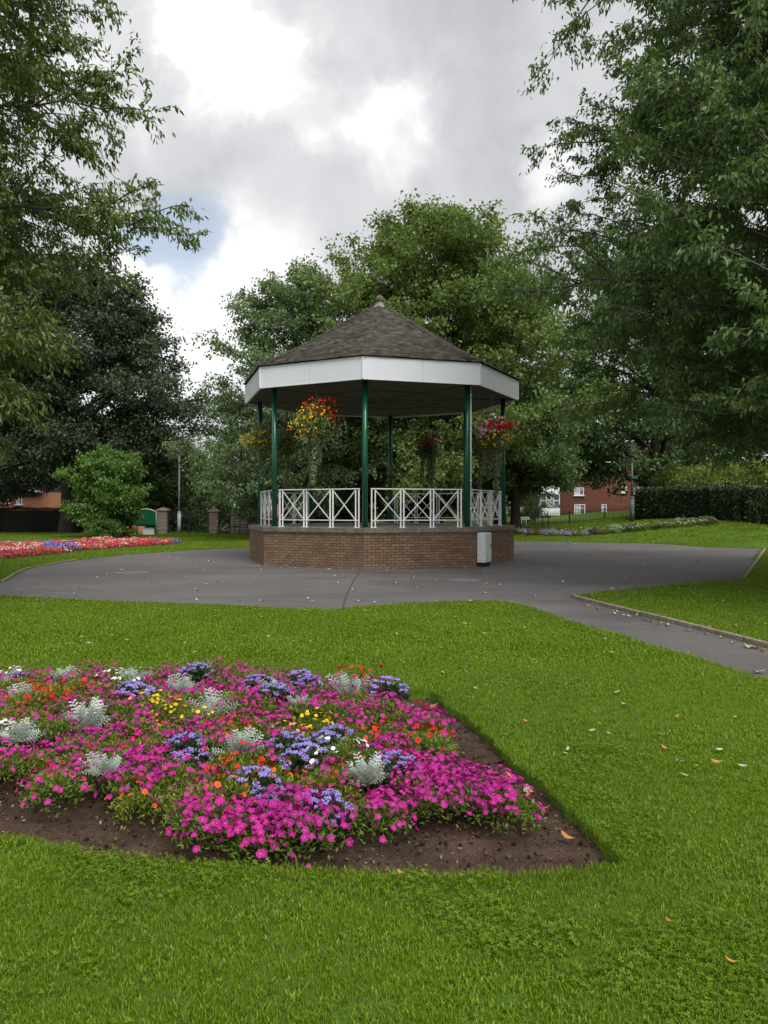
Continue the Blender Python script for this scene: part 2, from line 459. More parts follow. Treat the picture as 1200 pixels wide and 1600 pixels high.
def nz(x, y, s, seed=0.0, oct=4):
    return mnoise.fractal(Vector((x * s, y * s, seed)), 1.0, 2.0, oct)
def build_soil():
    # fine crumbly soil of the front flower bed
    xs = np.arange(-5.6, 1.35, .035); ys = np.arange(3.2, 7.1, .035)
    X, Y = np.meshgrid(xs, ys)
    cx = (X[:-1, :-1] + .0175); cy = (Y[:-1, :-1] + .0175)
    big = []
    P = np.asarray(bedP); c = P.mean(0)
    # slightly grown polygon so that soil runs under the turf edge
    ins = np.zeros(cx.shape, bool)
    for dx, dy in ((0, 0), (.07, 0), (-.07, 0), (0, .07), (0, -.07)): ins |= inside(bedP, cx + dx, cy + dy)
    Z = np.zeros(X.shape)
    for i in range(X.shape[0]):
        for j in range(X.shape[1]):
            x, y = X[i, j], Y[i, j]
            Z[i, j] = -.075 + .016 * nz(x, y, 2.2, 1) + .017 * nz(x, y, 11, 5) + .009 * nz(x, y, 34, 9, 2)
    idx = np.arange(X.size).reshape(X.shape)
    q = np.stack([idx[:-1, :-1], idx[:-1, 1:], idx[1:, 1:], idx[1:, :-1]], -1)[ins]
    o = mesh_np('bed_soil', np.column_stack([X.ravel(), Y.ravel(), Z.ravel()]), [q], [M_soil], smooth=True)
    tag(o, kind='structure')
    # crumbs, clods and small stones
    n = 11000
    x = RNG.uniform(-4.5, 1.3, n * 3); y = RNG.uniform(3.3, 7, n * 3); k = inside(bedP, x, y); x, y = x[k][:n], y[k][:n]
    n = len(x)
    ico = bmesh.new(); bmesh.ops.create_icosphere(ico, subdivisions=1, radius=1); ico.verts.ensure_lookup_table()
    iv = np.array([v.co for v in ico.verts]); fi = np.array([[v.index for v in f.verts] for f in ico.faces]); ico.free()
    s = np.minimum(RNG.gamma(1.3, .0028, n) + .002, .012)
    V = iv[None] * (s[:, None, None] * RNG.uniform(.5, 1.4, (n, 1, 3))) * RNG.uniform(.6, 1.35, (n, len(iv), 1))
    V[..., 0] += x[:, None]; V[..., 1] += y[:, None]; V[..., 2] += -.07 + s[:, None] * .35
    Fc = fi[None] + (np.arange(n) * len(iv))[:, None, None]
    t = np.repeat(RNG.random(n), len(iv))
    m, b = mat('soil_crumb')
    tt = b.n('ShaderNodeAttribute', attribute_name='tint').outputs['Fac']
    finish(b, b.ramp(tt, [(0, (.02, .012, .008)), (.6, (.055, .034, .024)), (.93, (.13, .09, .065)), (1, (.32, .28, .24))]), .95, spec=.1)
    o = mesh_np('soil_crumbs', V.reshape(-1, 3), [Fc.reshape(-1, 3)], [m], tint=t)
    tag(o, 'crumbs of dark brown soil and grit in the front flower bed', 'soil', kind='stuff')
build_soil()

# ------------------------------------------------------------------ grass blades (one object, instanced tufts)
def tuft_mesh(name, nb, rad, hmin, hmax, w, seed, lean=.5):
    rg = np.random.default_rng(seed)
    V, Fq, Ft, T = [], [], [], []
    for i in range(nb):
        a = rg.uniform(0, 2 * math.pi); r = rad * math.sqrt(rg.random())
        p = np.array([r * math.cos(a), r * math.sin(a), -.004]); h = rg.uniform(hmin, hmax)
        ln = rg.uniform(.1, lean) * h; la = rg.uniform(0, 2 * math.pi); ld = np.array([math.cos(la), math.sin(la), 0]) * ln
        wa = la + math.pi / 2 + rg.normal(0, .5); wd = np.array([math.cos(wa), math.sin(wa), 0]) * w * rg.uniform(.7, 1.3)
        n0 = len(V)
        V += [p - wd, p + wd, p + ld * .35 + (0, 0, h * .6) - wd * .8, p + ld * .35 + (0, 0, h * .6) + wd * .8, p + ld + (0, 0, h * rg.uniform(.8, 1))]
        Fq.append((n0, n0 + 1, n0 + 3, n0 + 2)); Ft.append((n0 + 2, n0 + 3, n0 + 4)); T += [rg.random()] * 5
    me = mesh_np(name, V, [Fq, Ft], [M_grass_leaf], tint=T, link_it=False)
    return bpy.data.objects.new(name, me)

def clover_mesh(name, seed):
    rg = np.random.default_rng(seed); V, F4, T = [], [], []
    for i in range(9):
        c = np.array([rg.normal(0, .022), rg.normal(0, .022), rg.uniform(.016, .034)]); a0 = rg.uniform(0, 6.28); tb = rg.uniform(.1, .7); tl = rg.normal(0, .25, 2)
        for j in range(3):
            a = a0 + j * 2.094; n0 = len(V)
            for da, r_ in ((0, 0), (-.5, .0075), (0, .0095), (.5, .0075)):
                dx, dy = math.cos(a + da) * r_, math.sin(a + da) * r_
                V.append(c + np.array([dx, dy, dx * tl[0] + dy * tl[1] + (.001 if da == 0 else .0025) * (r_ > 0)]))
            F4.append((n0, n0 + 1, n0 + 2, n0 + 3)); T += [tb] * 4
        n0 = len(V); V += [c + (-.0006, 0, 0), c + (.0006, 0, 0), np.array([c[0] + .0006, c[1], 0]), np.array([c[0] - .0006, c[1], 0])]; F4.append((n0, n0 + 1, n0 + 2, n0 + 3)); T += [tb] * 4
    return bpy.data.objects.new(name, mesh_np(name, V, [F4], [M_grass_leaf], tint=T, link_it=False))

def lawn_ok(x, y):
    bad = inside(tarP, x, y) | inside(bedP, x, y) | inside(farP, x, y) | inside(pathP, x, y)
    return ~bad

def instancer(name, layers, label, cat):
    """layers: list of (points n x 3, scale n, tuft objects). One object with geometry nodes."""
    P = np.concatenate([l[0] for l in layers]); S = np.concatenate([l[1] for l in layers])
    K = np.concatenate([np.full(len(l[0]), i) for i, l in enumerate(layers)])
    me = bpy.data.meshes.new(name); me.vertices.add(len(P)); me.vertices.foreach_set('co', P.astype(np.float32).ravel())
    for nm, arr, ty in (('sc', S, 'FLOAT'), ('ang', RNG.uniform(0, 6.28, len(P)), 'FLOAT'), ('kind_id', K, 'INT')):
        a = me.attributes.new(nm, ty, 'POINT'); a.data.foreach_set('value', arr.astype(np.float32 if ty == 'FLOAT' else np.int32))
    o = link(bpy.data.objects.new(name, me))
    ng = bpy.data.node_groups.new(name, 'GeometryNodeTree')
    ng.interface.new_socket('Geometry', in_out='INPUT', socket_type='NodeSocketGeometry')
    ng.interface.new_socket('Geometry', in_out='OUTPUT', socket_type='NodeSocketGeometry')
    N, L = ng.nodes, ng.links
    gi, go = N.new('NodeGroupInput'), N.new('NodeGroupOutput')
    def attr(nm, ty):
        a = N.new('GeometryNodeInputNamedAttribute'); a.data_type = ty; a.inputs[0].default_value = nm; return a.outputs[0]
    join = N.new('GeometryNodeJoinGeometry')
    rot = N.new('ShaderNodeCombineXYZ'); L.new(attr('ang', 'FLOAT'), rot.inputs[2])
    for i, l in enumerate(layers):
        cmp_ = N.new('FunctionNodeCompare'); cmp_.data_type = 'INT'; cmp_.operation = 'EQUAL'
        ii = [s for s in cmp_.inputs if s.type == 'INT']
        L.new(attr('kind_id', 'INT'), ii[0]); ii[1].default_value = i
        oi = N.new('GeometryNodeObjectInfo'); oi.inputs[0].default_value = l[2]
        m2p = N.new('GeometryNodeMeshToPoints'); 
        L.new(gi.outputs[0], m2p.inputs[0]); L.new(cmp_.outputs[0], m2p.inputs['Selection'])
        ip = N.new('GeometryNodeInstanceOnPoints')
        L.new(m2p.outputs[0], ip.inputs['Points']); L.new(oi.outputs['Geometry'], ip.inputs['Instance'])
        L.new(rot.outputs[0], ip.inputs['Rotation']); L.new(attr('sc', 'FLOAT'), ip.inputs['Scale'])
        L.new(ip.outputs[0], join.inputs[0])
    L.new(join.outputs[0], go.inputs[0])
    md = o.modifiers.new('grass', 'NODES'); md.node_group = ng
    return tag(o, label, cat, kind='stuff')

def build_grass():
    tf = [tuft_mesh('tuft_a', 20, .034, .018, .036, .0013, 1, .7), tuft_mesh('tuft_b', 19, .036, .014, .030, .0016, 2, 1.0),
          tuft_mesh('tuft_c', 12, .034, .016, .030, .0032, 3, 1.0), tuft_mesh('tuft_far', 22, .11, .026, .048, .005, 4, .8), tuft_mesh('tuft_far_b', 22, .12, .02, .042, .006, 5, 1)]
    tfc = clover_mesh('clover_tuft', 8)
    tfd = tuft_mesh('tuft_distant', 26, .28, .028, .05, .012, 6, .9)
    def pts(y0, y1, dens, margin=2.4):
        A = (y1 - y0) * (y1 * .53 * 2 + 2 * margin)
        n = int(A * dens)
        y = RNG.uniform(y0, y1, n); x = RNG.uniform(-(y1 * .53 + margin), y1 * .53 + margin, n)
        k = (np.abs(x) < y * .52 + margin) & lawn_ok(x, y); x, y = x[k], y[k]
        return np.column_stack([x, y, hgt(x, y)])
    L = []
    for (y0, y1, d, s) in ((1.2, 2.0, 1100, .95), (2.0, 3.6, 1500, .95), (3.6, 5.2, 1150, 1.0), (5.2, 8, 650, 1.15)):
        P = pts(y0, y1, d)
        # patchy: some spots longer, some short
        pn = np.array([nz(a, b, .9, 3, 3) for a, b in P[:, :2]])
        w = RNG.random(len(P)) + pn * .35
        for lo, hi, k in ((-9, .45, 0), (.45, .8, 1), (.8, 9, 2)):
            m = (w >= lo) & (w < hi)
            L.append((P[m], s * (RNG.uniform(.75, 1.2, m.sum()) + .18 * pn[m]), tf[k]))
    P = pts(2.0, 5.2, 620); pn = np.array([nz(a, b, 1.3, 8, 3) for a, b in P[:, :2]]); P = P[pn + RNG.normal(0, .22, len(P)) > .42]
    L.append((P, RNG.uniform(.8, 1.25, len(P)), tfc))
    # a ragged fringe along the turf edges of the bed
    B = np.asarray(bedP); nx = np.roll(B, -1, 0)
    t = RNG.random((len(B), 5, 1)); E = (B[:, None] * (1 - t) + nx[:, None] * t).reshape(-1, 2) + RNG.normal(0, .012, (len(B) * 5, 2))
    k = (~inside(bedP, E[:, 0], E[:, 1])) & (np.abs(E[:, 0]) < E[:, 1] * .6 + 2.5); E = E[k]
    L.append((np.column_stack([E, np.zeros(len(E))]), RNG.uniform(.9, 1.45, len(E)), tf[0]))
    P = pts(8, 13, 190); L.append((P, RNG.uniform(.75, 1.1, len(P)), tf[3]))
    P = pts(8, 13, 90); L.append((P, RNG.uniform(.75, 1.1, len(P)), tf[4]))
    P = pts(13, 24, 90); L.append((P, RNG.uniform(.85, 1.15, len(P)), tf[4]))
    P = pts(24, 52, 30, 3.0); L.append((P, RNG.uniform(.8, 1.1, len(P)), tfd))
    instancer('grass', L, 'short mown green lawn grass around the flower bed and bandstand', 'grass')
build_grass()

# ------------------------------------------------------------------ kerbs, manholes, seams
def kerb(name, pix, label, w=.07, h=.05):
    P = [Vector((*(p[1:] if p[0] == 'g' else G(*p)), 0)) for p in pix]
    mb = MB(); off = []
    for i, p in enumerate(P):
        d = (P[min(i + 1, len(P) - 1)] - P[max(i - 1, 0)]).normalized(); n = Vector((-d.y, d.x, 0)); off.append(n)
    rng = random.Random(5)
    # short lengths of edging with fine joints
    for i in range(len(P) - 1):
        L = (P[i + 1] - P[i]).length; k = max(1, round(L / .915))
        for j in range(k):
            a = P[i].lerp(P[i + 1], j / k + .004); c = P[i].lerp(P[i + 1], (j + 1) / k - .004)
            dz = rng.uniform(-.006, .006)
            mb.bar(a + Vector((0, 0, h / 2 - .04 + dz)), c + Vector((0, 0, h / 2 - .04 + dz * .5)), w, h + .06, bevel=.012)
    o = mb.build(name, M_kerb)
    return tag(o, label, 'kerb')
kerb('edging_kerb', [(896, 932.5), (912, 937), (960, 949.5), (1050, 971), (1130, 991.5), (1200, 1009.5), (1400, 1057.5), ('g', 5.56, 4.9), ('g', 6.21, 2.2)], 'weathered concrete edging kerb between the path and the triangular lawn')
kerb('edging_kerb', [(1163, 903), (1180, 880), (1196, 857.5)], 'concrete edging kerb at the far right corner of the tarmac', .08, .04)
kerb('edging_kerb', [(-40, 916), (4, 908), (20, 898), (36, 890), (60, 884), (120, 874.5)], 'concrete edging kerb on the left rim of the tarmac by the red flowers', .07, .03)

def manhole(px, py, r, label):
    x, y = G(px, py)
    t = empty('manhole_cover', (x, y, -.018)); tag(t, label, 'manhole cover')
    MB().lathe([(r, -.02), (r, .004), (r - .03, .006), (r - .03, .001)], n=40, smooth=False).build('frame', M_cast, t)
    mb = MB(); mb.lathe([(r - .035, -.02), (r - .035, .006)], n=40, smooth=False)
    for i in range(-6, 7):
        for j in range(-6, 7):
            if math.hypot(i, j) * .055 < r - .08: mb.box((i * .055, j * .055, .008), (.03, .012, .006), Euler((0, 0, (i + j) % 2 * 1.57)))
    mb.build('lid', M_cast, t)
manhole(726, 905, .37, 'round pale manhole cover in the tarmac in front of the grey cabinet')
manhole(205, 893.5, .42, 'worn manhole cover in the tarmac on the left beyond the front lawn')
manhole(900, 860.5, .55, 'pale manhole cover in the far tarmac near the right flower border')
mb = MB(); sp = [G(562, 893), G(553, 905), G(545, 920), G(539, 935), (G(535, 951))]
for a, c in zip(sp, sp[1:]):
    d = Vector((c[0] - a[0], c[1] - a[1])).normalized(); n = Vector((-d.y, d.x)) * .014
    mb.poly([(a[0] - n.x, a[1] - n.y, -.014), (a[0] + n.x, a[1] + n.y, -.014), (c[0] + n.x, c[1] + n.y, -.014), (c[0] - n.x, c[1] - n.y, -.014)])
tag(mb.build('road_seam', noisy('tar_seam', (.03, .03, .03), (.05, .05, .05))), kind='structure')

# ------------------------------------------------------------------ bandstand
CX, CY, A0 = -.14, 24.7, -5.5
RW, RR, RC = 4.27, 4.40, 3.92
def ov(r, k, z=0.0, a0=A0):
    t = R(a0 + 45 * k); return Vector((CX * 0 + r * math.sin(t), -r * math.cos(t), z))
def build_bandstand():
    T = empty('bandstand', (CX, CY, 0))
    tag(T, 'octagonal bandstand with tiled roof, white fascia, green columns and brick base', 'bandstand')
    # brick plinth with UVs in metres
    me_v, me_f, uvs = [], [], []
    side = 2 * RW * math.sin(R(22.5)); n = 0
    for k in range(8):
        a, b = ov(RW, k), ov(RW, k + 1)
        for seg in range(1):
            me_v += [(*a[:2], -.05), (*b[:2], -.05), (*b[:2], .955), (*a[:2], .955)]
            me_f.append((n, n + 1, n + 2, n + 3)); n += 4
            uvs += [(k * side, -.05 + .02), (k * side + side, -.03), (k * side + side, .975), (k * side, .975)]
    mesh_np('brick_plinth', me_v, [me_f], [M_brick], T, uv=uvs)
    mb = MB()
    for k in range(8):   # coping stones, four per side
        a, b, ai, bi = ov(RW + .045, k), ov(RW + .045, k + 1), ov(RW - .36, k), ov(RW - .36, k + 1)
        for j in range(4):
            f0, f1 = j / 4 + .0015, (j + 1) / 4 - .0015
            p = [a.lerp(b, f0), a.lerp(b, f1), ai.lerp(bi, f1), ai.lerp(bi, f0)]
            mb.extr([(*q[:2], .955) for q in p], (0, 0, .125))
    mb.build('coping', M_coping, T)
    mb = MB(); mb.poly([(*ov(RW - .30, k)[:2], 1.074) for k in range(8)]); mb.build('deck', M_deck, T)
    # columns
    for k in range(8):
        p = ov(RC, k)
        mb = MB(); r = .076
        mb.cyl((*p[:2], 1.078), (*p[:2], 5.08), r, n=24)
        mb.cyl((*p[:2], 1.078), (*p[:2], 1.10), .15, n=24)
        c = mb.build('column', M_green, T)
        for q in range(4):
            t = q * math.pi / 2 + .7
            mbb = None
        if k == 1:
            q = p + Vector((.095, -.03, 0)); m2 = MB(); m2.cyl((*q[:2], 1.08), (*q[:2], 5.05), .017, n=8)
            for z in (1.6, 2.4, 3.2, 4.0, 4.8): m2.box((q.x, q.y, z), (.055, .05, .03))
            m2.build('conduit', M_white, c)
    # railings: each side three crossed panels between the columns
    for k in range(8):
        if k == 4: continue           # way in at the back
        a, b = ov(RC, k), ov(RC, k + 1); d = (b - a).normalized(); L = (b - a).length
        mb = MB(); g = .19; w = (L - 2 * g) / 3
        def P(s, z): v = a + d * s; return (v.x, v.y, z)
        for j in range(3):
            s0 = g + j * w + (.045 if j else .0); s1 = g + (j + 1) * w - (.045 if j < 2 else .0)
            for s in (s0, s1): mb.bar(P(s, 1.09), P(s, 2.13), .038)
            if j == 0: mb.bar(P(s0 + .10, 1.09), P(s0 + .10, 2.12), .034)
            if j == 2: mb.bar(P(s1 - .10, 1.09), P(s1 - .10, 2.12), .034)
            i0 = s0 + (.10 if j == 0 else 0); i1 = s1 - (.10 if j == 2 else 0)
            mb.bar(P(i0, 1.29), P(i1, 2.11), .024); mb.bar(P(i0, 2.11), P(i1, 1.292), .022)
        nrm = Vector((d.y, -d.x, 0))
        rp = mb.build('railing', M_white, T)
        mb = MB(); mb.bar(P(g - .03, 2.145), P(L - g + .03, 2.145), .05, .03); mb.bar(P(g - .02, 1.285), P(L - g + .02, 1.285), .044, .026)
        mb.build('rail', M_white, rp)
        for s in (g + .05, g + w, g + 2 * w, L - g - .05): 
            v = a + d * s; ang = math.atan2(d.y, d.x)
            MB().box((v.x, v.y, 1.088), (.17, .085, .018), Euler((0, 0, ang))).build('foot_plate', M_white, rp)
    # fascia and soffit
    mb = MB()
    for k in range(8):
        a, b, ai, bi = ov(RR, k), ov(RR, k + 1), ov(RR - .03, k), ov(RR - .03, k + 1)
        fr = [0, .25, .5, .75, 1] if False else [0, .5, 1]
        for j in range(len(fr) - 1):
            e0, e1 = (0 if j == 0 else .0009), (0 if j == len(fr) - 2 else -.0009)
            p = [a.lerp(b, fr[j] + e0), a.lerp(b, fr[j + 1] + e1), ai.lerp(bi, fr[j + 1] + e1), ai.lerp(bi, fr[j] + e0)]
            mb.extr([(*q[:2], 5.055) for q in p], (0, 0, .585))
    mb.build('fascia', M_fascia, T)
    mb = MB()
    for k in range(8):       # thin white trim at the foot of the fascia and corner trims
        a, b, ai, bi = ov(RR + .008, k), ov(RR + .008, k + 1), ov(RR - .05, k), ov(RR - .05, k + 1)
        mb.extr([(*q[:2], 5.03) for q in (a, b, bi, ai)], (0, 0, .024))
        c = ov(RR + .004, k); mb.box((c.x, c.y, 5.345), (.035, .035, .575), Euler((0, 0, R(A0 + 45 * k))))
    mb.build('fascia_trim', M_white, T)
    mb = MB()
    for k in range(8):       # soffit boards
        for j in range(14):
            r0, r1 = (RR - .055) * (1 - j / 14), (RR - .055) * (1 - (j + .96) / 14)
            a, b, ai, bi = ov(r0, k), ov(r0, k + 1), ov(r1, k), ov(r1, k + 1)
            z = 5.075 + .003 * (j % 2)
            mb.extr([(*q[:2], z) for q in (a, b, bi, ai)], (0, 0, .015))
        a = ov(RR - .1, k); mb.bar((a.x, a.y, 5.065), (0.05 * a.x, .05 * a.y, 5.065), .07, .03)
    mb.poly([(*ov(RR - .05, k)[:2], 5.10) for k in range(8)])
    for r_, z in ((.55, 5.06), (2.2, 5.062)):
        for k in range(8): mb.bar(ov(r_, k, z), ov(r_, k + 1, z), .05, .025)
    mb.build('soffit', M_soffit, T)
    # tiled roof: real overlapping tiles on every facet
    zb, zt, re, rt = 5.66, 8.02, RR + .06, .30
    rg = np.random.default_rng(3); NC = 29
    V, Q, TN = [], [], []
    for k in range(8):
        a, b = ov(1, k), ov(1, k + 1); mid = (a + b) / 2; nrm2 = Vector((mid.x, mid.y, 0)).normalized(); tan = (b - a).normalized()
        ap = math.cos(R(22.5))
        for c in range(NC):
            f0, f1 = c / NC, (c + 1.12) / NC
            def prof(f):
                f = min(f, 1); r = re + (rt - re) * f; z = zb + (zt - zb) * (f - .06 * math.sin(math.pi * min(1, f * 1.0)) * (1 - f)); return r, z
            (r0, z0), (r1, z1) = prof(f0), prof(f1)
            h0, h1 = r0 * math.sin(R(22.5)), r1 * math.sin(R(22.5))
            w = .165; n = max(1, int(math.ceil(2 * h0 / w))); offx = (c % 2) * .5 * w
            x = -h0 - offx
            while x < h0:
                x0, x1 = max(x, -h0), min(x + w * .985, h0)
                if x1 - x0 > .015:
                    xa, xb = max(x0, -h1), min(x1, h1)
                    if xb <= xa: xa = xb = (max(-h1, min(h1, (x0 + x1) / 2)))
                    lift = rg.uniform(.030, .046); dz = rg.normal(0, .0018)
                    lo = nrm2 * (r0 * ap); hi = nrm2 * (r1 * ap)
                    P0 = lo + tan * x0 + Vector((0, 0, z0 + lift + dz)); P1 = lo + tan * x1 + Vector((0, 0, z0 + lift + dz * .3))
                    P2 = hi + tan * xb + Vector((0, 0, z1 + .002)); P3 = hi + tan * xa + Vector((0, 0, z1 + .002))
                    P4 = P0 - Vector((0, 0, .034)); P5 = P1 - Vector((0, 0, .034))
                    n0 = len(V); V += [P0, P1, P2, P3, P4, P5]
                    Q += [(n0, n0 + 1, n0 + 2, n0 + 3), (n0 + 4, n0 + 5, n0 + 1, n0)]
                    TN += [float(np.clip(rg.normal(.5, .24), 0, 1))] * 6
                x += w
    # solid underlay
    n0 = len(V)
    for k in range(8): V.append(ov(re - .02, k, zb - .012))
    V.append(Vector((0, 0, zt - .02))); TN += [.1] * 9
    tri = [(n0 + k, n0 + (k + 1) % 8, n0 + 8) for k in range(8)]
    roof = mesh_np('tiled_roof', [tuple(v) for v in V], [Q, tri], [M_tile], T, tint=TN)
    # hip tiles
    V, Q, TN = [], [], []
    for k in range(8):
        for c in range(40):
            f0, f1 = c / 40, (c + 1.25) / 40
            def pr(f):
                f = min(f, 1); return ov(re + (rt - re) * f, k, zb + (zt - zb) * (f - .06 * math.sin(math.pi * f) * (1 - f)) + .028)
            p0, p1 = pr(f0), pr(f1); t = R(A0 + 45 * k); tg = Vector((math.cos(t), math.sin(t), 0))
            w0 = .085; j = rg.uniform(-.004, .004)
            up = Vector((0, 0, .022 + j)); dn = Vector((0, 0, -.022))
            n0 = len(V)
            V += [p0 - tg * w0 + dn * .6 + up * .6, p0 + up * 1.3, p0 + tg * w0 + dn * .6 + up * .6, p1 - tg * w0 + dn, p1 + up * .3, p1 + tg * w0 + dn,
                  p0 - tg * w0 + dn * 1.6, p0 - Vector((0, 0, .01)), p0 + tg * w0 + dn * 1.6]
            Q += [(n0, n0 + 1, n0 + 4, n0 + 3), (n0 + 1, n0 + 2, n0 + 5, n0 + 4), (n0 + 6, n0 + 7, n0 + 1, n0), (n0 + 7, n0 + 8, n0 + 2, n0 + 1)]
            TN += [float(rg.uniform(.15, .8))] * 9
    mesh_np('hip_tiles', [tuple(v) for v in V], [Q], [M_tile], roof, tint=TN)
    # finial
    prof = [(.40, 7.93), (.36, 7.99), (.26, 8.05), (.17, 8.10), (.13, 8.16), (.11, 8.20), (.12, 8.22)]
    mb = MB(); mb.lathe(prof, n=24); mb.build('finial_cap', noisy('lead_cap', (.12, .11, .095), (.26, .24, .21), 8, .8), T)
    mb = MB(); c, r_ = 8.315, .14
    pr = [(r_ * math.sin(R(a)), c - r_ * math.cos(R(a))) for a in range(14, 180, 12)] + [(.02, c + r_ + .012)]
    mb.lathe(pr, n=24); mb.build('finial_ball', noisy('mossy_stone', (.07, .06, .045), (.15, .13, .10), 14, .9), T)
build_bandstand()

def build_cabinet():
    k0, k1 = ov(RW, 1), ov(RW, 2); d = (k1 - k0).normalized(); nrm = Vector((d.y, -d.x, 0))
    if nrm.dot(Vector((k0.x, k0.y, 0))) < 0: nrm = -nrm
    w, dep, h, z0 = .50, .24, .83, .10
    c = k0 + d * (w / 2 + .03) + nrm * (dep / 2 + .006)
    T = empty('electric_cabinet', (CX + c.x, CY + c.y, 0), math.atan2(d.y, d.x))
    tag(T, 'pale grey metal electric cabinet fixed to the bandstand brick base', 'cabinet')
    MB().box((0, 0, z0 + h / 2), (w, dep, h), bevel=.02).build('body', M_cabinet, T)
    MB().box((0, -dep / 2 - .006, z0 + h / 2), (w - .05, .012, h - .06), bevel=.004).build('door', M_cabinet, T)
    MB().box((.17, -dep / 2 - .018, z0 + h * .55), (.03, .012, .10), bevel=.003).build('lock', M_black, T)
    MB().box((0, .01, z0 / 2 - .01), (w - .06, dep - .04, z0), ).build('plinth', M_matt_black, T)
build_cabinet()


# ------------------------------------------------------------------ foliage geometry
def unit(v): return v / np.maximum(np.linalg.norm(v, axis=-1, keepdims=True), 1e-9)
def leaves_geo(P, D, L, W, rg, shape='fine', fold=.25, tint=None):
    """leaf faces at P pointing along D"""
    n = len(P); D = unit(D)
    up = unit(rg.normal(0, .55, (n, 3)) + np.array([0, 0, 1.0]))
    S = unit(np.cross(D, up)); N = unit(np.cross(S, D))
    L = (L * rg.uniform(.65, 1.2, n))[:, None]; W = (W * rg.uniform(.75, 1.15, n))[:, None] * .5
    if tint is None: tint = rg.random(n)
    if shape == 'fine':
        V = np.stack([P, P + D * L * .32 + S * W + N * W * fold, P + D * L * .68 + S * W * .72 + N * (W * fold * .6 - L * .04), P + D * L - N * L * .14,
                      P + D * L * .68 - S * W * .72 + N * (W * fold * .6 - L * .04), P + D * L * .32 - S * W + N * W * fold], 1)
        i = (np.arange(n) * 6)[:, None]
        Q = np.concatenate([i + [0, 1, 2, 3], i + [3, 4, 5, 0]])
        return V.reshape(-1, 3), Q, np.repeat(tint, 6)
    V = np.stack([P, P + D * L * .42 + S * W + N * W * fold, P + D * L - N * L * .1, P + D * L * .42 - S * W + N * W * fold], 1)
    i = (np.arange(n) * 4)[:, None]
    return V.reshape(-1, 3), i + [0, 1, 2, 3], np.repeat(tint, 4)

def tubes(lines, name, m, parent, sides=5):
    V, Q = [], []; n0 = 0
    ang = np.linspace(0, 2 * math.pi, sides, endpoint=False)
    for P, r in lines:
        P = np.asarray(P, float); r = np.asarray(r, float); k = len(P)
        T = unit(np.gradient(P, axis=0)); ref = np.array([0, 0, 1.0]) if abs(T[0, 2]) < .8 else np.array([1.0, 0, 0])
        A = unit(np.cross(T, ref)); B = np.cross(T, A)
        ring = P[:, None] + r[:, None, None] * (np.cos(ang)[None, :, None] * A[:, None] + np.sin(ang)[None, :, None] * B[:, None])
        V.append(ring.reshape(-1, 3))
        i = np.arange(k - 1)[:, None] * sides; j = np.arange(sides)[None]; j2 = (j + 1) % sides
        Q.append(np.stack([n0 + i + j, n0 + i + j2, n0 + i + sides + j2, n0 + i + sides + j], -1).reshape(-1, 4)); n0 += k * sides
    return mesh_np(name, np.concatenate(V), [np.concatenate(Q)], [m], parent, smooth=True)

def bez(a, b, c, n):
    t = np.linspace(0, 1, n)[:, None]; return (1 - t) ** 2 * a + 2 * t * (1 - t) * b + t * t * c

def p_round(t): return max(.0, 1 - abs(2 * t - 1) ** 2.2) ** .5 * (1.0 - .15 * t) + .08
def p_dome(t): return max(0, 1 - t ** 2.4) ** .5 * (.80 + .2 * min(1, t * 4)) + .04
def p_cherry(t): return (.68 + .40 * float(ss(.22, .36, t))) * max(0, 1 - max(0, t - .38) ** 2.2 / .36) ** .5 + .04
def p_cone(t): return (1 - t) ** .75 * .95 + .10
def p_low(t): return max(0, 1 - t ** 1.7) ** .6 * (.88 + .12 * min(1, t * 5)) + .03

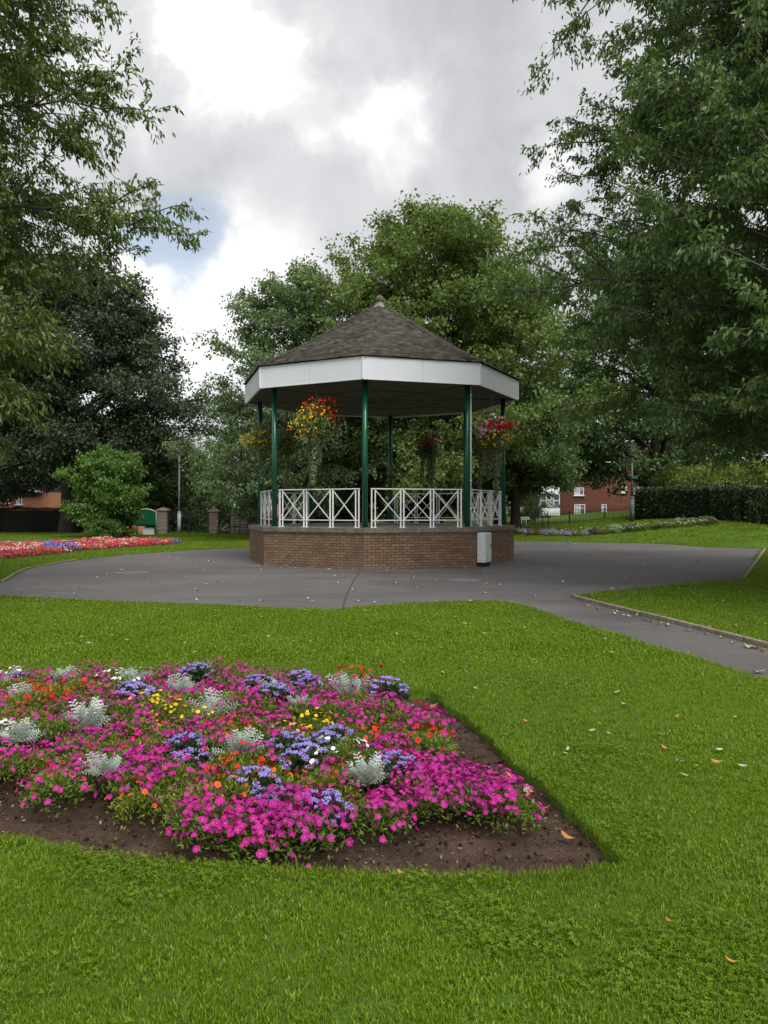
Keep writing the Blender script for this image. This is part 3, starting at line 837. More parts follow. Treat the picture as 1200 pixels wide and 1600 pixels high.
def tree(name, label, base, Ht, Rc, zc, m, bark=None, prof=p_dome, leaf=(.16, .10), nl=40000, n1=46, n2=9, n3=6, r0=.3, seed=1, rise=.5, droop=.12,
         sig=.22, twig=.5, shape='quad', group=None, rough=.2, cat='tree', lean=0.0, fork=0, ystretch=1.0, minu=.4, dropleaf=.5, subf=.26, clump=.35, azr=None):
    bark = bark or M_bark
    rg = np.random.default_rng(seed)
    x0, y0 = base; zb = H(x0, y0)
    T = empty(name, (x0, y0, zb - .03)); tag(T, label, cat, group)
    lines = []
    K = 12; tt = np.linspace(0, 1, K)
    top = np.array([lean * Ht, 0, Ht * .93])
    trunk = np.outer(tt, top); trunk[:, :2] += np.cumsum(rg.normal(0, .022 * Ht / 12, (K, 2)), 0) * (tt[:, None] > 0)
    tr = r0 * (1 - tt) ** .85 + .02; tr[0] *= 1.45; tr[1] *= 1.05
    lines.append((trunk, tr))
    if fork:
        for q in range(fork):
            a = rg.uniform(0, 6.28); s = trunk[int(K * .2)]; e = np.array([math.cos(a) * Rc * .35, math.sin(a) * Rc * .35, Ht * .8])
            lines.append((bez(s, s * .4 + e * .6 - (0, 0, Ht * .12), e, 9), np.linspace(r0 * .6, .03, 9)))
    def trunk_at(z):
        f = np.clip(z / top[2], 0, 1) * (K - 1); i = int(min(f, K - 2)); return trunk[i] * (1 - (f - i)) + trunk[i + 1] * (f - i)
    tw_a, tw_b, tw_t = [], [], []
    ga = rg.uniform(0, 6.28)
    for i in range(n1):
        t = (i + .5) / n1; t = t ** .9
        az = ga + i * 2.39996 + rg.normal(0, .25)
        if azr is not None: az = rg.uniform(*azr)
        u = rg.uniform(minu, 1) ** .6 if i % 3 else 1.0
        rad = Rc * prof(t) * u * (1 + rough * mnoise.noise(Vector((math.cos(az) * 1.3, math.sin(az) * 1.3, t * 4 + seed))) * 2)
        ze = zc + (Ht - zc) * t
        e = np.array([math.cos(az) * rad, math.sin(az) * rad * ystretch, ze]) + np.array([lean * ze, 0, 0])
        zs = max(zc * .55 + .1, ze - rad * rise - rg.uniform(0, .06) * Ht); zs = min(zs, Ht * .9)
        s = trunk_at(zs)
        c = s * .45 + e * .55 + np.array([0, 0, rad * (.22 if rise > .2 else .1) * rg.uniform(.5, 1.4)])
        L = bez(s, c, e - np.array([0, 0, droop * rad]), 8); L[1:] += rg.normal(0, .012 * Rc, (7, 3))
        rl = max(.02, r0 * (.22 if shape == 'fine' else .36) * (1 - .65 * t) * (rad / Rc + .25))
        lines.append((L, np.linspace(rl, .012, 8)))
        ll = np.linalg.norm(e - s)
        dirL = unit(L[-1] - L[3]); side = unit(np.cross(dirL, [0, 0, 1]))
        for j in range(n2):
            s_ = .28 + .72 * (j + rg.random()) / n2; f = s_ * 7; k = int(min(f, 6)); p = L[k] * (1 - (f - k)) + L[k + 1] * (f - k)
            sg = 1 if j % 2 else -1
            d = unit(dirL * rg.uniform(.4, 1.1) + side * sg * rg.uniform(.5, 1.1) + np.array([0, 0, rg.normal(.12, .32)]))
            sl = ll * subf * rg.uniform(.6, 1.2) * (1.25 - .6 * s_) + .3
            if j == n2 - 1: d = dirL; sl *= .8
            q = p + d * sl - np.array([0, 0, droop * sl * .7])
            B = bez(p, (p + q) / 2 + np.array([0, 0, sl * .08]), q, 5)
            lines.append((B, np.linspace(max(.010, rl * .35), .006, 5)))
            for w in range(n3):
                f = rg.uniform(.15, 1) if w else 1.0; f4 = f * 4; k = int(min(f4, 3)); a = B[k] * (1 - (f4 - k)) + B[k + 1] * (f4 - k)
                dd = unit(d * rg.uniform(.3, 1) * (1.5 if shape == 'fine' else 1) + rg.normal(0, .55, 3) + np.array([0, 0, -.1]))
                tw_a.append(a); tw_b.append(a + dd * twig * rg.uniform(.5, 1.2) - np.array([0, 0, droop * twig])); tw_t.append(mnoise.noise(Vector(a * .6)) * .5 + rg.normal(0, .12))
    A = np.array(tw_a); Bv = np.array(tw_b); TT = np.array(tw_t); n = len(A); per = max(1, nl // n)
    fr = rg.random((n, per, 1)) ** .8 * 1.0
    P = A[:, None] * (1 - fr) + Bv[:, None] * fr
    ax = unit(Bv - A)[:, None] * np.ones((1, per, 1))
    P = P + rg.normal(0, 1, P.shape) * np.array([sig, sig, sig * .62]) * rg.uniform(.5, 1.3, (n, 1, 1))
    D = ax * .6 + rg.normal(0, .6, P.shape) + np.array([0, 0, -dropleaf])
    t = np.clip(rg.random((n, per)) * (1 - clump) + clump * (.5 + TT[:, None] * 1.4), 0, 1)
    P = P.reshape(-1, 3); D = D.reshape(-1, 3)
    k = P[:, 2] > .08; P, D, t = P[k], D[k], t.ravel()[k]
    V, Q, tn = leaves_geo(P, D, leaf[0], leaf[1], rg, shape, tint=t)
    mesh_np('crown', V, [Q], [m], T, tint=tn)
    if shape == 'fine':
        k = rg.random(n) < .75
        for a, b_ in zip(A[k], Bv[k]): lines.append((np.stack([a, (a + b_) / 2 + (0, 0, .02), b_]), np.array([.006, .004, .002])))
    tubes(lines, 'trunk', bark, T)
    return T

L_cherry = leaf_mat('cherry_leaf', (0.0514, 0.0868, 0.0254), (0.1058, 0.1604, 0.0424), (0.2005, 0.2619, 0.0635), .34, .42, .45)
L_cherry_r = leaf_mat('cherry_leaf_deep', (0.0491, 0.0913, 0.0333), (0.0982, 0.1651, 0.0514), (0.1893, 0.2634, 0.0756), .32, .42, .45)
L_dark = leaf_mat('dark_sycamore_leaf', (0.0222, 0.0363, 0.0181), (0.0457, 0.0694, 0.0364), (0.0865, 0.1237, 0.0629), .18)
L_lime = leaf_mat('lime_leaf', (0.0529, 0.0915, 0.0233), (0.1123, 0.1715, 0.0441), (0.2115, 0.2629, 0.0713), .36)
L_grey = leaf_mat('whitebeam_leaf', (0.0607, 0.1021, 0.0486), (0.1215, 0.1814, 0.0837), (0.2160, 0.2835, 0.1350), .32)
L_mid = leaf_mat('mid_green_leaf', (0.0355, 0.0703, 0.0286), (0.0764, 0.1318, 0.0486), (0.1502, 0.2198, 0.0786), .3)
L_bright = leaf_mat('bright_shrub_leaf', (.05, .105, .022), (.10, .19, .04), (.18, .28, .07), .38)
L_yellow = leaf_mat('yellow_green_leaf', (0.0655, 0.1032, 0.0187), (0.1404, 0.1868, 0.0328), (0.2434, 0.2850, 0.0562), .35)
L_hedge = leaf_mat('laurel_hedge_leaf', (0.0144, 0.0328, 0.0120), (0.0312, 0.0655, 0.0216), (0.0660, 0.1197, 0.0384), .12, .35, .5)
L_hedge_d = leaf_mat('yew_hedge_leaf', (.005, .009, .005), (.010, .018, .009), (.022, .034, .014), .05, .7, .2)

def px2(px, D): return ((px - 600) / F * D, D)
def top(py, D): return zpix(py, D) - 0

def build_trees():
    FG = 'large trees round the park'
    # near cherries that frame the view
    tree('cherry_tree', 'large cherry tree with drooping narrow leaves, its branches reaching in over the red flower bed', (-9.6, 12.4), 16.8, 5.1, 2.3, L_cherry, M_bark_grey, p_cherry, (.125, .045), 330000, 104, 15, 9, .24, 11, .25, .05, .065, .50, 'fine', rough=.16, minu=.4, dropleaf=.75, subf=.30)
    tree('cherry_tree', 'tall cherry tree with grey limbs and hanging leaves over the triangular lawn', (11.15, 15.4), 19.5, 7.2, 2.8, L_cherry_r, M_bark_grey, p_dome, (.13, .050), 640000, 175, 15, 9, .30, 23, .38, .05, .085, .52, 'fine', rough=.12, minu=.42, dropleaf=.7, subf=.27)
    # background
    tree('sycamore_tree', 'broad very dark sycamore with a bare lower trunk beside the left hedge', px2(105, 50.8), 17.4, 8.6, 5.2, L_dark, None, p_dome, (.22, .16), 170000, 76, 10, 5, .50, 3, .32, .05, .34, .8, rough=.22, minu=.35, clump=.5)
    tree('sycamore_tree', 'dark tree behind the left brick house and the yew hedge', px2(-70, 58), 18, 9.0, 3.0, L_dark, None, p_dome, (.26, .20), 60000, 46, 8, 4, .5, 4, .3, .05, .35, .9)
    tree('lime_tree', 'tallest light green tree rising straight behind the bandstand roof', px2(680, 44), 17.6, 8.9, 2.2, L_lime, None, p_dome, (.21, .15), 170000, 104, 10, 6, .40, 5, .6, .0, .26, .7, rough=.2, minu=.35)
    tree('whitebeam_tree', 'grey green tree between the gateway and the bandstand roof', px2(458, 41), 13.9, 5.0, 1.4, L_grey, None, p_dome, (.17, .11), 90000, 64, 9, 5, .28, 6, .6, .0, .20, .6, rough=.3)
    tree('weeping_tree', 'lower drooping olive green tree to the right of the gate piers', px2(378, 52.5), 6.9, 2.9, .9, L_grey, None, p_dome, (.17, .11), 26000, 36, 8, 5, .2, 7, .4, .12, .18, .5, minu=.3)
    tree('lime_tree', 'pale green tree seen beyond the gateway', px2(338, 66), 6.0, 3.0, .4, L_lime, None, p_dome, (.2, .14), 18000, 30, 8, 4, .2, 8, .5, .05, .22, .5)
    tree('yew_tree', 'dark rounded tree behind the green noticeboard', px2(268, 58), 7.6, 3.0, .8, L_mid, None, p_dome, (.2, .14), 24000, 36, 8, 4, .25, 9, .5, .05, .25, .5)
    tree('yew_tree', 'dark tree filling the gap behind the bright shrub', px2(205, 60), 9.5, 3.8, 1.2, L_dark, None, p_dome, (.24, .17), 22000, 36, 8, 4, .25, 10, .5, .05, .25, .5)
    tree('maple_shrub', 'bright green rounded young maple on the lawn in front of the dark sycamore', px2(170, 42.5), 4.7, 1.8, .35, L_bright, None, p_round, (.17, .12), 22000, 44, 8, 4, .10, 12, .6, .0, .15, .32, rough=.3, minu=.3, cat='tree')
    tree('laurel_shrub', 'small light green bush at the foot of the young maple', px2(164, 41.3), 1.0, .8, .1, L_bright, None, p_round, (.10, .06), 3500, 18, 6, 4, .04, 13, .6, .0, .08, .18, cat='shrub')
    tree('cedar_tree', 'dark low branched tree with a short forked trunk beside the street sign', px2(806, 43), 8.6, 3.6, 2.9, L_mid, None, p_low, (.17, .11), 42000, 48, 9, 5, .30, 14, .25, .10, .20, .5, fork=2, lean=.0)
    tree('hornbeam_tree', 'dense dark green tree standing behind the bandstand railings on the left', px2(500, 50), 9.4, 4.6, .4, L_mid, None, p_dome, (.2, .14), 34000, 46, 8, 5, .3, 15, .5, .05, .25, .6)
    tree('hornbeam_tree', 'dense green tree standing behind the bandstand railings on the right', px2(650, 51), 9.4, 4.8, .5, L_mid, None, p_dome, (.2, .14), 34000, 46, 8, 5, .3, 16, .5, .05, .25, .6)
    tree('lime_tree', 'dark green tree behind the right bandstand columns', px2(782, 54), 17.6, 5.9, 3.2, L_mid, None, p_dome, (.22, .15), 40000, 46, 9, 5, .34, 17, .5, .03, .28, .6)
    tree('oak_tree', 'big dark tree whose thick trunk shows above the end of the clipped hedge', px2(1024, 50), 18.5, 7.2, 2.7, L_mid, None, p_dome, (.25, .17), 60000, 62, 9, 5, .50, 18, .45, .08, .32, .8)
    tree('oak_tree', 'dark tree behind the clipped hedge on the far right', px2(1215, 58), 19.5, 8.5, 5.4, L_mid, None, p_dome, (.24, .17), 42000, 54, 9, 5, .4, 19, .45, .08, .32, .8)
    tree('oak_tree', 'tree high behind the brick terrace roof', px2(905, 92), 17, 9, 3, L_mid, None, p_dome, (.4, .28), 24000, 44, 8, 4, .5, 20, .45, .05, .4, 1.0)
    for i, (px, D, h, r_) in enumerate(((1065, 45.2, 2.45, 1.5), (1110, 43.6, 2.55, 1.6), (1160, 41.8, 2.7, 1.6), (1215, 39.6, 2.85, 1.7))):
        tree('golden_shrub', ['yellow green bush nearest the thick tree trunk, behind the clipped hedge', 'yellow green bush second from the thick trunk behind the clipped hedge', 'taller yellow green bush behind the middle of the clipped hedge', 'tallest yellow green bush behind the clipped hedge by the picture edge'][i], px2(px, D), h, r_, .3, L_yellow, None, p_round, (.15, .07), 9000, 30, 7, 4, .06, 30 + i, .8, -.05, .15, .35, cat='shrub', group='yellow green bushes behind the hedge')
    tree('garden_bush', 'dull green bush beside the white bay window', px2(826, 64), 2.6, 1.4, .2, L_mid, None, p_round, (.15, .08), 5000, 24, 6, 4, .05, 40, .8, 0, .12, .3, cat='shrub')
    # far wood edge that closes the horizon
    k = 0
    for px, D, h, r_ in ((-330, 70, 14, 8), (-240, 64, 17, 8), (20, 84, 11, 7), (430, 72, 9, 5), (560, 74, 10, 6), (700, 76, 10, 6), (1120, 80, 16, 8), (1330, 60, 18, 8), (1460, 50, 16, 7)):
        k += 1
        tree('distant_tree', ['distant dark tree outside the left edge beyond the hedge', 'distant dark tree at the left edge beyond the hedge', 'distant tree rising behind the left brick house', 'distant tree low behind the gateway wall', 'distant tree beyond the bandstand, left of its middle column',
             'distant tree beyond the bandstand, right of its middle column', 'distant tree beyond the right clipped hedge', 'distant tree at the right edge behind the hedge', 'distant tree outside the right edge of the view'][k - 1],
             px2(px, D), h, r_, .8, L_mid if k % 2 else L_dark, None, p_dome, (.36, .26), 13000, 34, 8, 4, .35, 50 + k, .5, .05, .4, .8, group='distant trees closing the horizon')
build_trees()

# wooded hill far away
def build_hill():
    V, n, m_ = [], 90, 14
    for j in range(m_):
        for i in range(n):
            x = -700 + 1400 * i / (n - 1); y = 330 + 40 * j
            h = (1 - ((j - 6) / 8) ** 2) * (24 + 10 * mnoise.noise(Vector((x * .006, 3, 0))) - .02 * x) + 3.2 * mnoise.fractal(Vector((x * .05, y * .05, 1)), 1, 2, 4)
            V.append((x, y, max(-2, h)))
    Q = [(j * n + i, j * n + i + 1, (j + 1) * n + i + 1, (j + 1) * n + i) for j in range(m_ - 1) for i in range(n - 1)]
    m, b = mat('wooded_hillside'); g = b.n('ShaderNodeNewGeometry').outputs['Position']
    nn = b.noise(g, .12, 6, .7)
    finish(b, b.ramp(nn, [(.35, (.05, .07, .055)), (.65, (.10, .13, .09))]), .95, nn, 1, 3.0, spec=.1)
    tag(mesh_np('hill', V, [Q], [m], smooth=True), kind='structure')
    rg = np.random.default_rng(77); n = 5200
    x = rg.uniform(-260, 60, n); y = rg.uniform(360, 580, n)
    j = (y - 330) / 40; h = (1 - ((j - 6) / 8) ** 2) * (24 - .02 * x) + rg.uniform(-1, 3, n) + 2
    P = np.repeat(np.column_stack([x, y, h]), 16, 0) + rg.normal(0, 1.6, (n * 16, 3))
    V, Q, t = leaves_geo(P, rg.normal(0, 1, P.shape), 2.2, 1.8, rg)
    mh = leaf_mat('far_wood_leaf', (.05, .075, .055), (.075, .10, .075), (.12, .15, .10), .1, .9, .1)
    tag(mesh_np('far_woodland', V, [Q], [mh], tint=t), 'far off woodland covering the hillside beyond the gateway', 'woodland', kind='stuff')
build_hill()

# ------------------------------------------------------------------ hedges
def hedge(path, h, th, m, label, leaf, dens, seed, top_h=None):
    rg = np.random.default_rng(seed)
    P = [Vector(p) for p in path]
    T = empty('clipped_hedge', (*P[0][:2], H(*P[0][:2]))); tag(T, label, 'hedge'); o = Vector(T.location)
    mb = MB(); pos, dr = [], []
    for a, b in zip(P, P[1:]):
        a2, b2 = Vector(a[:2]), Vector(b[:2]); d = (b2 - a2); L = d.length; d.normalize(); nr = Vector((d.y, -d.x))
        za, zb = H(*a2), H(*b2); ha, hb = a[2], b[2]
        i = th / 2 - .14
        q = [(*(a2 - nr * i), za - .2), (*(a2 + nr * i), za - .2), (*(a2 + nr * i), za + ha - .14), (*(a2 - nr * i), za + ha - .14)]
        q2 = [(*(b2 - nr * i), zb - .2), (*(b2 + nr * i), zb - .2), (*(b2 + nr * i), zb + hb - .14), (*(b2 - nr * i), zb + hb - .14)]
        A = [mb.bm.verts.new(Vector(v) - o) for v in q]; B = [mb.bm.verts.new(Vector(v) - o) for v in q2]
        mb.bm.faces.new(A); mb.bm.faces.new(B[::-1])
        for k in range(4): mb.bm.faces.new((A[k], B[k], B[(k + 1) % 4], A[(k + 1) % 4]))
        for face in ('front', 'back', 'top', 'enda', 'endb'):
            if face in ('front', 'back'): n = int(L * (ha + hb) / 2 * dens); s = rg.random(n); t = rg.random(n); off = np.full(n, th / 2 * (1 if face == 'front' else -1))
            elif face == 'top': n = int(L * th * dens); s = rg.random(n); t = np.ones(n); off = rg.uniform(-th / 2, th / 2, n)
            else: n = int(th * ha * dens); s = np.full(n, 0. if face == 'enda' else 1.); t = rg.random(n); off = rg.uniform(-th / 2, th / 2, n)
            x = a2.x + d.x * L * s + nr.x * off; y = a2.y + d.y * L * s + nr.y * off
            z0 = za + (zb - za) * s; hh = ha + (hb - ha) * s
            z = z0 + t * hh + .03
            bump = np.array([nz(u, v + w, .9, seed, 3) for u, v, w in zip(x, y, z)]) * .10
            nn = np.array({'front': (nr.x, nr.y, 0), 'back': (-nr.x, -nr.y, 0), 'top': (0, 0, 1), 'enda': (-d.x, -d.y, 0), 'endb': (d.x, d.y, 0)}[face])
            pp = np.column_stack([x, y, z]) + nn * (bump[:, None] - rg.random((n, 1)) * .16) + rg.normal(0, .03, (n, 3))
            pos.append(pp - np.array(o)); dr.append(rg.normal(0, .8, (n, 3)) + nn * .9 + np.array([0, 0, .25]))
    core, bb = mat('hedge_twigs'); finish(bb, (.012, .012, .008), .95)
    mb.build('twigs', core, T)
    V, Q, t = leaves_geo(np.concatenate(pos), np.concatenate(dr), leaf[0], leaf[1], rg)
    mesh_np('foliage', V, [Q], [m], T, tint=t)
def hp(px, D, h): x, y = px2(px, D); return (x, y, h)
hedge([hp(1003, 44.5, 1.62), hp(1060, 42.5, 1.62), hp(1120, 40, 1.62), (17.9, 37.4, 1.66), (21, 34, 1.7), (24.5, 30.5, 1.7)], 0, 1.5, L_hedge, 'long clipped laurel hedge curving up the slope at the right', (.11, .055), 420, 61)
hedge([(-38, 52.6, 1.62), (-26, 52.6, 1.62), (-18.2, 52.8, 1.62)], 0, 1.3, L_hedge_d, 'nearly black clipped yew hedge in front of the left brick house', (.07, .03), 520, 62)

# ------------------------------------------------------------------ bedding plants
def petal_mat(name, throat, eye, mid, rim, trans=.25):
    m, b = mat(name)
    t = b.n('ShaderNodeAttribute', attribute_name='tint').outputs['Fac']
    oi = b.n('ShaderNodeObjectInfo').outputs['Random']
    c = b.ramp(t, [(0, throat), (.12, eye), (.35, mid), (1, rim)])
    c = b.n('ShaderNodeHueSaturation', {'Hue': b.range(oi, 0, 1, .49, .51), 'Value': b.range(oi, 0, 1, .85, 1.15), 'Color': c}).outputs[0]
    finish(b, c, .6, spec=.25, trans=trans, trcol=c); return m
PM = {'pink': petal_mat('magenta_petal', (.40, .30, .14), (.50, .10, .30), (.33, .006, .16), (.50, .016, .28)),
      'white': petal_mat('white_petal', (.5, .55, .2), (.7, .72, .6), (.8, .8, .77), (.83, .83, .82)),
      'red': petal_mat('scarlet_petal', (.2, .02, .01), (.35, .01, .005), (.58, .012, .008), (.72, .035, .014)),
      'orange': petal_mat('orange_petal', (.3, .1, .01), (.55, .06, .01), (.70, .075, .012), (.78, .13, .02)),
      'yellow': petal_mat('yellow_petal', (.4, .2, .01), (.7, .4, .01), (.82, .50, .015), (.85, .58, .03)),
      'coral': petal_mat('coral_red_petal', (.3, .02, .02), (.5, .03, .04), (.52, .020, .055), (.66, .085, .14)),
      'cream': petal_mat('cream_petal', (.5, .4, .2), (.6, .5, .3), (.72, .60, .42), (.78, .70, .55)),
      'palepink': petal_mat('pale_pink_petal', (.5, .3, .2), (.6, .40, .42), (.74, .52, .55), (.82, .68, .70)),
      'blue': petal_mat('lavender_blue_floret', (.12, .09, .30), (.17, .13, .40), (.22, .17, .48), (.34, .28, .62))}
L_pet = leaf_mat('petunia_leaf', (.045, .090, .012), (.11, .18, .022), (.23, .30, .05), .35)
L_yel = leaf_mat('golden_bedding_leaf', (.07, .11, .012), (.15, .20, .022), (.30, .34, .05), .35)
L_age = leaf_mat('ageratum_leaf', (.014, .036, .012), (.030, .066, .020), (.06, .11, .035), .2)
L_dust = leaf_mat('silver_felt_leaf', (.24, .28, .25), (.36, .41, .37), (.52, .57, .53), .12, .9, .1)

def dome_pts(n, rad, h, rg, rmax=1.0, z0=.04, flat=.5):
    a = rg.uniform(0, 6.283, n); r = np.sqrt(rg.random(n)) * rmax
    z = h * (np.clip(1 - r ** 2.2, 0, 1)) ** flat
    P = np.column_stack([r * rad * np.cos(a), r * rad * np.sin(a), z0 + z])
    N = unit(np.column_stack([np.cos(a) * r * 1.0, np.sin(a) * r * 1.0, .55 + .5 * (1 - r)]))
    return P, N
def blossoms(P, N, size, rg, petals=5, lobe=.20, cup=.28):
    n = len(P); N = unit(N + rg.normal(0, .30, N.shape)); ref = unit(rg.normal(0, 1, N.shape))
    A = unit(np.cross(N, ref)); B = np.cross(N, A); s = size * rg.uniform(.72, 1.15, (n, 1))
    ring = []; tints = []
    ring.append(P - N * s * cup * .9); tints.append(np.zeros(n))
    for i in range(petals):
        a = 2 * math.pi * (i + .5) / petals
        ring.append(P - N * s * cup * .15 + s * .13 * (math.cos(a) * A + math.sin(a) * B)); tints.append(np.full(n, .2))
    k2 = petals * 2
    for i in range(k2):
        a = 2 * math.pi * i / k2; rr = .5 * (1 - lobe if i % 2 else 1.0)
        ring.append(P + s * rr * (math.cos(a) * A + math.sin(a) * B) + N * s * (.02 if i % 2 else -.06) * rg.uniform(0, 2, (n, 1))); tints.append(np.full(n, .8 if i % 2 else 1.0))
    V = np.stack(ring, 1); T = np.stack(tints, 1); m_ = V.shape[1]; i0 = (np.arange(n) * m_)[:, None]
    tri = []
    for i in range(petals):
        j = (i + 1) % petals
        tri.append(i0 + [0, 1 + i, 1 + j])
        o = 1 + petals
        a1, a2, a3 = o + 2 * i, o + (2 * i + 1) % k2, o + (2 * i + 2) % k2
        tri += [i0 + [1 + i, a1, a2], i0 + [1 + i, a2, a3], i0 + [1 + i, a3, 1 + j]]
    return V.reshape(-1, 3), np.concatenate(tri), T.ravel()

def me_leaves(name, P, D, L, W, m, rg, shape='quad'):
    V, Q, t = leaves_geo(P, D, L, W, rg, shape, fold=.35)
    return mesh_np(name, V, [Q], [m], tint=t, link_it=False)

def leafy_dome(n, rad, h, L, W, m, rg, name='foliage'):
    P, N = dome_pts(n, rad, h, rg, z0=.0); P *= rg.uniform(.5, .92, (n, 1)); P[:, 2] = np.maximum(P[:, 2], .012)
    return me_leaves(name, P, N * .8 + rg.normal(0, .6, P.shape) + (0, 0, .25), L, W, m, rg)

def floret_heads(P, rg, m, r=.020):
    ico = bmesh.new(); bmesh.ops.create_icosphere(ico, subdivisions=1, radius=1); iv = np.array([v.co for v in ico.verts]); fi = np.array([[v.index for v in f.verts] for f in ico.faces]); ico.free()
    n = len(P); k = 13
    a = rg.uniform(0, 6.283, (n, k)); rr = np.sqrt(rg.random((n, k))) * r
    C = P[:, None] + np.stack([np.cos(a) * rr, np.sin(a) * rr, rg.uniform(-.004, .006, (n, k)) - rr * .25], -1)
    C = C.reshape(-1, 3); s = rg.uniform(.005, .0085, (len(C), 1, 1))
    V = C[:, None] + iv[None] * s * rg.uniform(.6, 1.3, (len(C), len(iv), 1)); Fc = fi[None] + (np.arange(len(C)) * len(iv))[:, None, None]
    t = np.clip(rg.random(len(C))[:, None] * .6 + (iv[None, :, 2] * .3 + .3), .1, 1)
    return mesh_np('blossoms', V.reshape(-1, 3), [Fc.reshape(-1, 3)], [m], tint=t.ravel(), link_it=False)

def silver_fronds(n, h, rg):
    V, Q, T = [], [], []
    for i in range(n):
        a = rg.uniform(0, 6.283); el = rg.uniform(.25, 1.35); L = h * rg.uniform(.45, 1.35)
        d = np.array([math.cos(a) * math.cos(el), math.sin(a) * math.cos(el), math.sin(el)])
        base = np.array([rg.normal(0, .03), rg.normal(0, .03), .03]) + d * rg.uniform(0, .35) * L
        s = unit(np.cross(d, rg.normal(0, 1, 3))); nrm = np.cross(s, d); tb = rg.random()
        def strip(p, q, w0, w1, sd):
            k = len(V); V.extend([p - sd * w0, p + sd * w0, q + sd * w1, q - sd * w1]); Q.append((k, k + 1, k + 2, k + 3)); T.extend([tb] * 4)
        m1 = base + d * L * .55 ; tip = base + d * L + nrm * L * .12
        strip(base, m1, .003, .004, s); strip(m1, tip, .004, .003, s)
        for j in range(5):
            f = .3 + .16 * j; p = base + d * L * f
            for sg in (-1, 1):
                e = unit(d * .75 + s * sg + nrm * rg.normal(.15, .2)); w = L * .17 * (1.15 - .4 * abs(f - .6) * 2)
                w *= .8; q = p + e * w; perp = unit(np.cross(e, nrm)); strip(p, q, .0035, .007, perp)
                r_ = q + e * w * .45; strip(q, r_, .007, .0025, perp)
                q2 = q + unit(e + perp * sg) * w * .5; strip(q, q2, .004, .004, unit(np.cross(q2 - q, nrm)))
    return mesh_np('fronds', V, [Q], [L_dust], tint=T, link_it=False)

def proto(name, parts):
    T = bpy.data.objects.new(name, None); T.empty_display_size = .1
    ch = []
    for nm, me in parts: ch.append((nm, me))
    return (name, ch)
def plant(pr, loc, rz, sc, label, cat, group):
    name, ch = pr
    T = empty(name, loc, rz); T.scale = (sc, sc, sc * random.uniform(.9, 1.1)); tag(T, label, cat, group)
    for nm, me in ch:
        o = bpy.data.objects.new(nm, me); link(o, T)
    return T
def plant_single(me, name, loc, rz, sc, label, cat, group):
    o = bpy.data.objects.new(name, me); link(o); o.location = loc; o.rotation_euler = (0, 0, rz); o.scale = (sc,) * 3
    return tag(o, label, cat, group)

def petunia(seed, col, nb, nleaf=520, rad=.205, h=.16, size=.037, lm=None):
    rg = np.random.default_rng(seed)
    lv = leafy_dome(nleaf + 120, rad, h, .031, .0125, lm or L_pet, rg)
    P, N = dome_pts(nb, rad * 1.06, h + .02, rg, z0=.02)
    # blossoms gather in loose groups
    c = P[rg.integers(0, nb, nb // 6)]; kk = c[rg.integers(0, len(c), nb)]; w = rg.uniform(0, .55, (nb, 1)); P = P * (1 - w) + kk * w + N * .012
    P[:, 2] = np.maximum(P[:, 2], .025)
    cam_like = np.array([0, 0, .25])
    V, Fc, T = blossoms(P, N + cam_like, size, rg)
    bl = mesh_np('blossoms', V, [Fc], [PM[col]], tint=T, link_it=False)
    return [('foliage', lv), ('blossoms', bl)]

